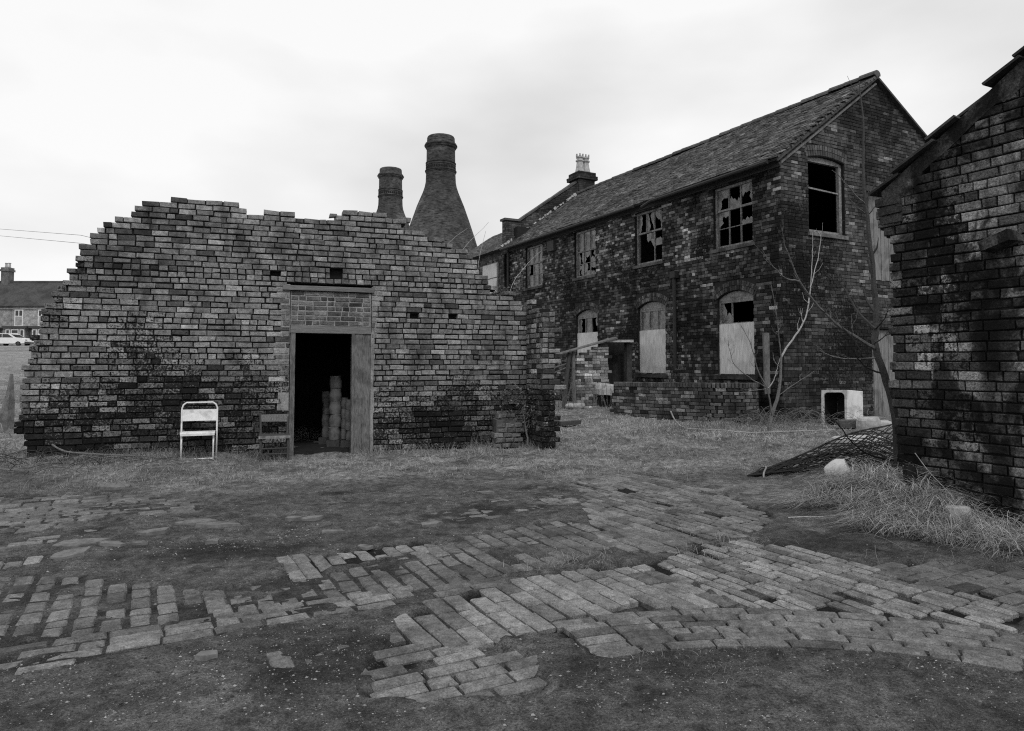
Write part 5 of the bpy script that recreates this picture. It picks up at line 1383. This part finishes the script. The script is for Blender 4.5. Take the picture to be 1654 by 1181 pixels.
gq = np.concatenate([scatter_px(9000, [(0, 1180), (1654, 1180), (1654, 1060), (1200, 1050), (900, 1020), (600, 1000), (0, 1060)]), scatter_px(7000, [(0, 1060), (600, 1000), (1000, 900), (900, 790), (0, 790)])])
gq = gq[fbm(gq[:, 0] * 2.3, gq[:, 1] * 2.3, 3) > .44]
g2 = gravel(gq, .0018, .006, .04, .42)
Vg, Fg, tg = np.concatenate([g1[0], g2[0]]), np.concatenate([g1[1], g2[1] + len(g1[0])]), np.concatenate([g1[2], g2[2]])
tag(fast_mesh('gravel', Vg, Fg, 'gravel', False, None, ('tint', tg)), kind='stuff', label='small stones and grit scattered over the muddy yard', cat='gravel')

# ------------------------------------------------------------------ grass
def blades(pts, zbase, hmin, hmax, wid, lean, tint, wind=(0, 0), seg=3, curl=.6, arch=0.0):
    """curved tapering blades; tint = (low, high)"""
    n = len(pts); h = hmin + (hmax - hmin) * RNG.random(n) ** 1.6
    an = RNG.random(n) * 2 * math.pi; ln = lean * (.3 + RNG.random(n)); dx = np.cos(an) * ln + wind[0]; dy = np.sin(an) * ln + wind[1]
    fa = RNG.random(n) * 2 * math.pi; wx, wy = np.cos(fa) * wid, np.sin(fa) * wid
    V = np.zeros((n, 2 * seg + 1, 3)); ah = .35 + RNG.random(n)
    for k in range(seg + 1):
        f = k / seg; fall = 1 - curl * np.minimum(1.0, np.hypot(dx, dy)) * f
        cx_ = pts[:, 0] + dx * h * f ** 1.4; cy_ = pts[:, 1] + dy * h * f ** 1.4; cz_ = zbase + h * f * np.maximum(fall, .05)
        if arch: cz_ = zbase + h * arch * ah * f * (1.75 - 1.35 * f)
        ww = (1 - f * .75)
        if k < seg:
            V[:, 2 * k] = np.stack([cx_ - wx * ww, cy_ - wy * ww, cz_], -1); V[:, 2 * k + 1] = np.stack([cx_ + wx * ww, cy_ + wy * ww, cz_], -1)
        else: V[:, 2 * seg] = np.stack([cx_, cy_, cz_], -1)
    T = []
    for k in range(seg - 1): T += [(2 * k, 2 * k + 1, 2 * k + 3), (2 * k, 2 * k + 3, 2 * k + 2)]
    T += [(2 * seg - 2, 2 * seg - 1, 2 * seg)]
    T = np.array(T); F_ = (T[None] + np.arange(n)[:, None, None] * (2 * seg + 1)).reshape(-1, 3)
    t = np.repeat(tint[0] + (tint[1] - tint[0]) * RNG.random(n), len(T))
    return V.reshape(-1, 3), F_, t
def join(parts):
    vs_, fs_, ts_, k = [], [], [], 0
    for V, F_, t in parts: vs_.append(V); fs_.append(F_ + k); ts_.append(t); k += len(V)
    return np.concatenate(vs_), np.concatenate(fs_), np.concatenate(ts_)
def keep_outdoors(q):
    """drop points that fall inside the walls, the room or the buildings"""
    a = (q[:, 0] - WALL0[0]) * W2[0] + (q[:, 1] - WALL0[1]) * W2[1]; d = (q[:, 0] - WALL0[0]) * N2[0] + (q[:, 1] - WALL0[1]) * N2[1]
    bad = (a > -7.2) & (a < .6) & (d > -.03) & (d < 4)
    bad |= (a > -3.65) & (a < -2.7) & (d > -.12)& (d < 4)
    rx, ry = q[:, 0] - CORNER[0], q[:, 1] - CORNER[1]; g = rx * G2[0] + ry * G2[1]; f = rx * F2[0] + ry * F2[1]
    bad |= (g > -.02) & (f > -.02) & (g < 8)
    rx, ry = q[:, 0] - SHED[0], q[:, 1] - SHED[1]; g = rx * G2[0] + ry * G2[1]
    bad |= (g > -.02) & (rx * -F2[0] + ry * -F2[1] > -.02)
    return q[~bad]
# rough turf of the yard: density follows a blotchy field
def turf_field(n, x0, x1, y0, y1, thr, sc_):
    q = np.c_[x0 + (x1 - x0) * RNG.random(n), y0 + (y1 - y0) * RNG.random(n)]
    f = fbm(q[:, 0] * sc_, q[:, 1] * sc_ + 7, 4); e = ss((q[:, 1] - 7.9 + 1.6 * (fbm(q[:, 0] * .6, q[:, 1] * .6, 3) - .5) * 2) / 1.4)
    k = (f > thr) & (RNG.random(n) < e)
    for row_ in PAVE: k &= ~(vec_in_poly(q[:, 0], q[:, 1], row_[1]) & (RNG.random(n) < .93))
    return keep_outdoors(q[k])
parts = []
q = turf_field(70000, -7, 8.5, 7.4, 13, .46, 1.5); parts.append(blades(q, zg_arr(q[:, 0], q[:, 1]) - .005, .012, .075, .0024, .8, (.10, .50), seg=2))
q = turf_field(30000, -3, 8.5, 12.5, 21, .44, 1.2); parts.append(blades(q, zg_arr(q[:, 0], q[:, 1]) - .01, .03, .15, .004, .8, (.16, .58), seg=2))
q = turf_field(5000, -2, 8.5, 8.5, 18, .50, 1.3); parts.append(blades(q, zg_arr(q[:, 0], q[:, 1]) - .01, .06, .2, .003, .9, (.12, .46), seg=3))
hq = np.c_[-7.3 - 26 * RNG.random(16000) ** 1.5, 8.5 + 30 * RNG.random(16000) ** 1.4]; hq = keep_outdoors(hq)
parts.append(blades(hq, zg_arr(hq[:, 0], hq[:, 1]) - .01, .05, .22, .008, .7, (.12, .42), seg=2))
V, F_, t = join(parts)
tag(fast_mesh('grass', V, F_, 'grass_short', False, None, ('tint', t)), kind='stuff', label='short rough winter grass over the yard and bank', cat='grass')
# taller tufts along the wall foot, low wall, facade and in the paving joints
parts = []
def along(a0, a1, n, dmax, org, u, nrm):
    a = a0 + (a1 - a0) * RNG.random(n); d = dmax * RNG.random(n) ** 1.5; d += .03
    return np.c_[org[0] + u[0] * a - nrm[0] * d, org[1] + u[1] * a - nrm[1] * d]
q = along(-7.4, -3.75, 2600, .75, WALL0, W2, N2); q = q[fbm(q[:, 0] * 2.1, q[:, 1] * 2, 2) > .42]; parts.append(blades(q, zg_arr(q[:, 0], q[:, 1]) - .01, .05, .26, .0028, .8, (.05, .24)))
q = along(-2.65, .3, 1900, .6, WALL0, W2, N2); q = q[fbm(q[:, 0] * 2.1, q[:, 1] * 2, 2) > .38]; parts.append(blades(q, zg_arr(q[:, 0], q[:, 1]) - .01, .06, .26, .0028, .7, (.09, .30)))
q = along(.1, .9, 500, 1.0, WALL0, W2, N2); parts.append(blades(q, zg_arr(q[:, 0], q[:, 1]) - .01, .06, .2, .0028, .7, (.10, .30)))
q = along(-4.5, .2, 700, .5, CORNER, G2, F2); parts.append(blades(q, zg_arr(q[:, 0], q[:, 1]), .1, .35, .004, .8, (.06, .25)))
for (x, y, n, r_, hh) in ((915, 915, 260, .22, .12), (960, 905, 160, .2, .10), (1170, 890, 260, .22, .13), (1140, 905, 120, .15, .1), (1165, 870, 120, .2, .1), (1390, 955, 90, .12, .07), (1225, 940, 90, .1, .07), (330, 770, 500, .6, .22), (210, 760, 500, .7, .25), (130, 780, 260, .4, .16), (60, 740, 600, .7, .2), (1330, 1055, 60, .3, .06), (1030, 1065, 120, .25, .07), (450, 745, 300, .6, .15), (1000, 760, 260, .5, .14), (1110, 760, 240, .6, .12), (1210, 700, 300, .6, .2), (1090, 690, 500, .9, .25), (1300, 715, 400, .8, .22)):
    p = on_ground(x, y, .0 if y > 860 else .06); q = np.c_[p[0] + RNG.normal(0, r_, n), p[1] + RNG.normal(0, r_ * .6, n)]; q = keep_outdoors(q)
    parts.append(blades(q, zg_arr(q[:, 0], q[:, 1]) - .005, hh * .3, hh, .0022, .9, (.07, .28)))
V, F_, t = join(parts)
tag(fast_mesh('tall_grass', V, F_, 'grass_dead', False, None, ('tint', t)), kind='stuff', label='dry tufts of taller grass along the wall foot and paving joints', cat='grass')
# the heap of long dead grass against the shed
NH = 15000
a = -.5 + 2.5 * RNG.random(NH); d = 1.1 * RNG.random(NH) ** 1.1
q = np.c_[SHED[0] - F2[0] * a - G2[0] * d, SHED[1] - F2[1] * a - G2[1] * d]
q = q[(fbm(q[:, 0] * 2.2, q[:, 1] * 2.2, 3) > .36) & (RNG.random(NH) < 1 - .75 * ss((a - .7) / .7)) & (d < 1.08 - .3 * np.abs(a - .3) + .35 * (fbm(q[:, 0] * 3, q[:, 1] * 3, 2) - .5))]
cl = np.floor(q * 6.5); swirl = 6.28 * vnoise(cl[:, 0] * 1.7, cl[:, 1] * 2.3)     # clumps lie each their own way
V1 = blades(q, zg_arr(q[:, 0], q[:, 1]) - .01, .16, .50, .0025, .35, (.03, .48), wind=(-.25 + .8 * np.cos(swirl), -.3 + .7 * np.sin(swirl)), seg=6, curl=.88, arch=.5)
q2 = q[RNG.random(len(q)) < .45]; V2 = blades(q2, zg_arr(q2[:, 0], q2[:, 1]) + .04, .15, .45, .0024, 1.0, (.10, .58), wind=(-.2, -.4), seg=6, curl=.88, arch=.6)
V, F_, t = join([V1, V2])
tag(fast_mesh('dead_grass', V, F_, 'grass_dead', False, None, ('tint', t)), kind='stuff', label='heap of long dead grass slumped against the sooty shed', cat='grass')

# ------------------------------------------------------------------ bare saplings
def bez(pts, n):
    pts = np.array(pts, float); d = np.r_[0, np.cumsum(np.linalg.norm(np.diff(pts, axis=0), axis=1))]
    t = np.linspace(0, d[-1], n); out = np.stack([np.interp(t, d, pts[:, i]) for i in range(3)], -1)
    for _ in range(2): out[1:-1] = .25 * out[:-2] + .5 * out[1:-1] + .25 * out[2:]
    return out
def limb(mb, pts, r0, r1, twigs=0, seed=0, tl_=.3):
    r = random.Random(seed); n = max(4, len(pts) * 3); P = bez(pts, n)
    P = P + np.array([[r.gauss(0, .004) for _ in range(3)] for _ in range(n)])
    mb.tube(P, list(np.linspace(r0, r1, n)), 6)
    for _ in range(twigs):
        i = r.randrange(n // 4, n - 1); d = P[min(i + 1, n - 1)] - P[i - 1]; d = d / np.linalg.norm(d)
        s = np.array([r.uniform(-1, 1), r.uniform(-1, 1), r.uniform(.1, 1)]); s = s - d * np.dot(s, d) * .4; s = s / np.linalg.norm(s); L = tl_ * r.uniform(.4, 1)
        rr = r0 + (r1 - r0) * i / n
        mb.tube([P[i], P[i] + (s * .6 + d * .4) * L * .5, P[i] + (s * .45 + d * .6) * L], [rr * .5, rr * .35, .002], 4)
def zpx(scale, ox, oy, pts, Y0, Y1):       # polyline measured in the photo, running from distance Y0 to Y1
    n = len(pts); return [at(ox + x / scale, oy + y / scale, Y0 + (Y1 - Y0) * i / max(1, n - 1)) for i, (x, y) in enumerate(pts)]
Z6 = (3.643, 1200, 380); Z5 = (3.474, 1200, 60)
tb = zpx(*Z6, [(915, 1300)], 8.6, 8.6)[0]; tb[2] = z_ground(tb[0], tb[1])
tree = thing('bare_tree', 'dark bare tree leaning out from behind the shed corner', 'tree', (0, 0, 0))
main = [tb] + zpx(*Z6, [(905, 1100), (885, 990), (840, 850), (790, 700), (770, 640), (780, 560), (793, 440), (775, 340), (765, 200), (745, 0)], 8.6, 9.2) + zpx(*Z5, [(690, 920), (675, 800), (680, 500), (665, 380), (652, 250)], 9.3, 9.6)
mb = MB(); limb(mb, main, .062, .006, 6, 1, .5); mb.build('trunk', 'bark_dark', tree, tint=False)
BR = [([(770, 665), (640, 590), (530, 510), (400, 370), (330, 270), (270, 130), (235, 0), (225, -60)], 8.8, 8.0, .026, 5), ([(330, 270), (250, 260), (180, 190), (110, 85)], 8.3, 8.0, .011, 2),
      ([(780, 560), (690, 470), (620, 360), (570, 260), (540, 170)], 8.9, 9.6, .024, 6), ([(805, 810), (720, 780), (650, 690), (640, 660)], 8.7, 8.3, .013, 3), ([(780, 725), (680, 728), (550, 725), (450, 680)], 8.8, 9.2, .010, 2),
      ([(700, 680), (540, 480), (545, 500), (520, 400)], 8.6, 8.6, .008, 1), ([(650, 590), (640, 540), (640, 470)], 8.6, 8.6, .008, 0), ([(785, 550), (830, 500), (870, 400)], 8.9, 8.6, .012, 3), ([(770, 640), (830, 600), (900, 560)], 8.8, 8.5, .010, 2)]
for i, (pts, a_, b_2, r0, tw_) in enumerate(BR):
    mb = MB(); limb(mb, zpx(*Z6, pts, a_, b_2), r0, .003, tw_ * 2 + 1, 20 + i, .28); mb.build('branch', 'bark_dark' if i not in (0, 1, 4, 6) else 'bark_mid', tree, tint=False)
for i, (pts, r0) in enumerate((([(690, 940), (620, 880), (560, 800), (500, 745)], .012), ([(690, 910), (740, 830), (745, 780)], .008), ([(695, 990), (640, 960), (580, 880)], .008), ([(700, 1000), (740, 960), (770, 900)], .008))):
    mb = MB(); limb(mb, zpx(*Z5, pts, 9.3, 9.0), r0, .003, 2, 50 + i, .2); mb.build('branch', 'bark_mid', tree, tint=False)
mb = MB(); limb(mb, zpx(3.489, 1180, 600, [(915, 500), (800, 480), (720, 440), (660, 370), (600, 290), (530, 240)], 8.3, 7.8), .014, .004, 5, 70, .3); mb.build('branch', 'bark_dark', tree, tint=False)

sb = gz_px(1242, 692, 14.0)
sap = thing('bare_sapling', 'pale bare sapling with knotted forked stems before the workshop corner', 'tree', (0, 0, 0))
def sp_(pts, a_, b_2): return zpx(*Z6, pts, a_, b_2)
mb = MB(); limb(mb, [sb] + sp_([(168, 1060), (205, 960), (222, 850), (226, 715)], 14.0, 14.0), .045, .022, 4, 80, .4); mb.build('trunk', 'bark_mid', sap, tint=False)
SB = [([(226, 715), (262, 655), (310, 590), (355, 525), (375, 470), (388, 395), (403, 260), (408, 120), (412, -20)], 14.0, 14.3, .022, 3, 'bark_pale'), ([(385, 400), (410, 250), (440, 150), (462, 0), (455, -25), (420, -40), (408, -20)], 14.1, 14.4, .013, 1, 'bark_pale'),
      ([(226, 715), (215, 620), (205, 540), (190, 410), (165, 280)], 14.0, 13.6, .015, 7, 'bark_mid'), ([(170, 1050), (155, 950), (140, 890), (85, 800), (65, 690), (30, 600), (-10, 530)], 13.9, 13.5, .018, 6, 'bark_mid'),
      ([(145, 900), (90, 870), (0, 810), (-60, 760), (-90, 620)], 13.9, 13.4, .013, 4, 'bark_mid'), ([(150, 900), (185, 855), (205, 760), (222, 712)], 14.0, 14.0, .012, 1, 'bark_pale'), ([(150, 900), (60, 915), (-20, 930)], 13.9, 13.6, .008, 3, 'bark_mid'),
      ([(210, 940), (300, 880), (420, 800)], 14.0, 14.3, .008, 4, 'bark_mid'), ([(355, 525), (345, 480), (352, 430)], 14.0, 14.0, .008, 2, 'bark_pale')]
for i, (pts, a_, b_2, r0, tw_, mt) in enumerate(SB):
    mb = MB(); limb(mb, sp_(pts, a_, b_2), r0, .004, tw_ * 2, 90 + i, .35); mb.build('branch', mt, sap, tint=False)
# thin saplings rooted behind and on top of the ruined wall
for lab, pts, Y0, Y1, r0 in (('thin bare sapling arching over the low right end of the ruined wall', [(1028, 1105), (1060, 1030), (1120, 960), (1170, 910), (1230, 850)], 13.2, 13.6, .012),
                         ('bare forked stem rising behind the ruined wall before the tall kiln', [(710, 860), (760, 790), (830, 740), (890, 705), (900, 665)], 13.0, 13.4, .009),
                         ('slim bare shoot leaning from the ruined wall top by the kiln', [(600, 810), (660, 770), (720, 735), (765, 705)], 12.6, 12.8, .010),
                         ('upright bare shoot standing behind the wall before the wing roof', [(830, 920), (850, 860), (875, 760), (885, 720)], 13.2, 13.4, .009)):
    t = thing('bare_shoot', lab, 'sapling', (0, 0, 0), 0, 'bare shoots behind the ruined wall')
    P = zpx(3.9375, 560, 190, pts, Y0, Y1); root_ = np.array([P[0][0], P[0][1] + .02, z_ground(P[0][0], P[0][1])])
    mb = MB(); limb(mb, [root_, root_ * .4 + P[0] * .6] + P, r0, .003, 3, len(lab), .25); mb.build('stem', 'bark_pale', t, tint=False)

# ------------------------------------------------------------------ brambles, canes, fallen sticks
def tangle(name, label, cat, n, c, rx_, ry_, hh, mat, seed, r0=.005, L=(.4, 1.1)):
    r = random.Random(seed); mb = MB()
    for _ in range(n):
        x, y = c[0] + r.gauss(0, rx_), c[1] + r.gauss(0, ry_); an = r.uniform(0, 6.28); ln = r.uniform(*L); z = z_ground(x, y)
        h = hh * r.uniform(.3, 1); P = []
        for k in range(6):
            f = k / 5; P.append((x + math.cos(an) * ln * f + r.gauss(0, .02), y + math.sin(an) * ln * f * .7 + r.gauss(0, .02), z + h * math.sin(math.pi * (.08 + .85 * f)) + r.gauss(0, .01)))
        mb.tube(bez(P, 9), list(np.linspace(r0, r0 * .4, 9)), 4)
    o = mb.build(name, mat, None, tint=False); return tag(o, label, cat, None, 'stuff')
p = gz_px(1290, 690, 14.6); tangle('bramble_undergrowth', 'tangle of bare bramble between the sapling and the enamel tank', 'bramble', 90, p, .75, .25, .45, 'bark_mid', 1)
p = gz_px(1225, 690, 14.9); tangle('bramble_undergrowth', 'dark bare bramble at the foot of the pale sapling', 'bramble', 50, p, .5, .25, .4, 'bark_dark', 2)
p = gz_px(905, 640, 17.5); tangle('bramble_undergrowth', 'upright dry canes beside the lean-to posts', 'bramble', 40, p, .5, .5, 1.2, 'bark_mid', 3, L=(.1, .6))
p = gz_px(985, 650, 18.6); tangle('bramble_undergrowth', 'thin dry canes before the lean-to doorway', 'bramble', 24, p, .3, .3, 1.0, 'bark_mid', 4, L=(.1, .5))
p = gz_px(60, 720, 9.0); tangle('bramble_undergrowth', 'low dark bramble beside the left foot of the ruined wall', 'bramble', 70, p, .6, .35, .2, 'bark_dark', 5, r0=.004)
p = gz_px(1560, 860, 5.0); tangle('bramble_undergrowth', 'few dry stalks at the right end of the grass heap', 'bramble', 26, p, .4, .3, .16, 'bark_mid', 6, r0=.0025, L=(.2, .6))
for lab, pts, Yd, r_, mt in (('pale bent cane lying in the grass before the low wall', [(1083, 664), (1090, 680), (1102, 693), (1130, 707)], 14.3, .016, 'bark_pale'), ('long pale cane lying across the grass toward the wire mesh', [(1175, 692), (1205, 698), (1240, 703), (1300, 705), (1350, 707)], 13.6, .012, 'bark_pale'), ('pale stick lying left of the long cane in the grass', [(1110, 700), (1150, 706), (1172, 712), (1180, 698)], 13.6, .008, 'bark_pale'),
                             ('bent rusty pipe lying at the left foot of the ruined wall', [(84, 718), (92, 726), (105, 731), (135, 732), (175, 735), (220, 736)], 9.0, .012, 'bark_mid'), ('thin stick lying at the edge of the dead grass heap', [(1273, 832), (1300, 837), (1330, 842)], 6.1, .006, 'bark_pale'), ('thin cane leaning on the shed above the grass heap', [(1478, 732), (1500, 762), (1535, 798)], 6.0, .004, 'bark_pale'), ('dry stalk lying at the yard edge left of the wall', [(0, 768), (30, 764), (60, 762)], 8.6, .01, 'bark_mid')):
    P = []
    for x, y in pts:
        p = at(x, y, Yd); zz = z_ground(p[0], p[1]); P.append((p[0], p[1], p[2] if 'leaning' in lab or 'bent' in lab else zz + .03 + random.uniform(0, .03)))
    if 'bent' in lab: P = [(x, y, max(z, z_ground(x, y) + .02)) for x, y, z in P]
    mb = MB(); mb.tube(bez(P, 12), list(np.linspace(r_, r_ * .6, 12)), 6); o = mb.build('fallen_stick', mt, None, tint=False); tag(o, lab, 'stick', None, 'thing')

# ivy over the stub corner and weeds on the wall top
def leaf_cloud(name, label, cat, n, c, rad, tint, size, seed, kind='thing', parent=None, part=None):
    r = np.random.default_rng(seed); P = r.normal(0, 1, (n, 3)); P = P / np.maximum(1, np.linalg.norm(P, axis=1, keepdims=True) / 1.4) * np.array(rad) + np.array(c)
    k = fbm(P[:, 0] * 9 + P[:, 2] * 4, P[:, 2] * 9 + P[:, 1] * 5, 2) > .44; P = P[k]; n = len(P)
    u = r.normal(0, 1, (n, 3)); u /= np.linalg.norm(u, axis=1, keepdims=True); w_ = r.normal(0, 1, (n, 3)); v = np.cross(u, w_); v /= np.linalg.norm(v, axis=1, keepdims=True)
    s = size * (.5 + r.random((n, 1)))
    V = np.stack([P - u * s, P + v * s * .6, P + u * s, P - v * s * .6], 1).reshape(-1, 3); F_ = np.arange(4 * n).reshape(n, 4)
    return fast_mesh(name, V, F_, 'leaf_dark', False, None, ('tint', tint[0] + (tint[1] - tint[0]) * r.random(n) ** 1.5), parent)
def wpt(a, d, z): return WALL0 + W2 * a + N2 * d + Z3 * z
ivy = thing('ivy_bush', 'dark ivy bush growing in the corner of wall and stub', 'bush', (0, 0, 0))
for c, rad, n in ((wpt(.05, -.22, .78), (.24, .2, .2), 900), (wpt(.22, -.35, .5), (.14, .2, .28), 700), (wpt(-.15, -.12, .95), (.22, .1, .12), 400)):
    leaf_cloud('foliage', '', '', n, c, rad, (.03, .16), .018, n, parent=ivy)
mb = MB(); limb(mb, [wpt(.2, -.3, 0), wpt(.15, -.3, .3), wpt(.1, -.25, .7)], .02, .008, 6, 5, .3); mb.build('stem', 'bark_mid', ivy, tint=False)
wd = leaf_cloud('wall_weed', '', '', 500, wpt(-.05, .1, 2.72), (.2, .08, .1), (.05, .14), .016, 44); tag(wd, 'clump of weed growing on the low right shoulder of the ruined wall', 'weed', None, 'thing')

# ------------------------------------------------------------------ fallen wire mesh
mesh_t = thing('wire_mesh', 'rusty diamond wire mesh panel collapsed between yard and shed corner', 'mesh', (0, 0, 0))
T0 = on_ground(1208, 772); T0[2] = z_ground(T0[0], T0[1]) + .02
B1 = at(1460, 748, 9.2); C1 = at(1462, 676, 10.6)
def sheet(i, j):                                  # i along the panel, j across
    low = T0 + (B1 - T0) * i; hi = T0 + (C1 - T0) * i
    p = low + (hi - low) * j
    p = p + Z3 * (.03 * math.sin(math.pi * min(1, i)) * j + .04 * math.sin(i * 9 + j * 3) * i + .03 * math.sin(j * 11 + i * 5) * i)
    return p
for layer in range(2):
    mb = MB(); NI, NJ = (17, 14)[layer], (7, 6)[layer]
    for s_ in (-1, 1):
        for k in range(-NJ, NI + NJ):
            P = []
            for m_ in range(0, NJ * 2 + 1):
                j = m_ / (NJ * 2); i = (k + s_ * m_ * .75) / NI
                if 0.02 <= i <= 1: P.append(sheet(i, j) - Z3 * (.07 * layer * (1 + math.sin(7 * i + 4 * j))) + np.array([random.gauss(0, .006), random.gauss(0, .006), random.gauss(0, .01)]))
            if len(P) > 1: mb.tube(P, .0075, 4, cap=False)
    mb.build('netting', 'iron', mesh_t, tint=False)
for j in (0, 1):
    mb = MB(); mb.tube([sheet(i, j) for i in np.linspace(0, 1, 14)], .012, 5); mb.build('edge_wire', 'iron', mesh_t, tint=False)
mb = MB(); pth = [T0 + np.array([.0, 0, .02]), at(1236, 755, 8.75), at(1240, 752, 8.75), at(1233, 764, 8.7), at(1234, 775, 8.65)]; mb.tube(bez(pth[1:], 10), .012, 5); o = mb.build('fallen_stick', 'stone_pale', None, tint=False); tag(o, 'pale twist of rag caught on the tip of the wire mesh', 'rag', None, 'thing')

# old fence posts on the bank left of the wall
for (x0_, y0_, x1_, y1_, Yd, lab) in ((14, 694, 19, 604, 13.0, 'taller weathered fence post on the bank left of the ruined wall'), (6, 690, 11, 640, 13.4, 'shorter leaning fence post on the bank left of the ruined wall')):
    a = at(x0_, y0_, Yd); b = at(x1_, y1_, Yd + .1); a[2] = z_ground(a[0], a[1]) - .1
    mb = MB(); mb.tube([a, (a + b) / 2, b], [.10, .09, .03], 5); o = mb.build('fence_post', 'wood_grey', None, tint=False); tag(o, lab, 'post', 'old fence posts on the bank', 'thing')
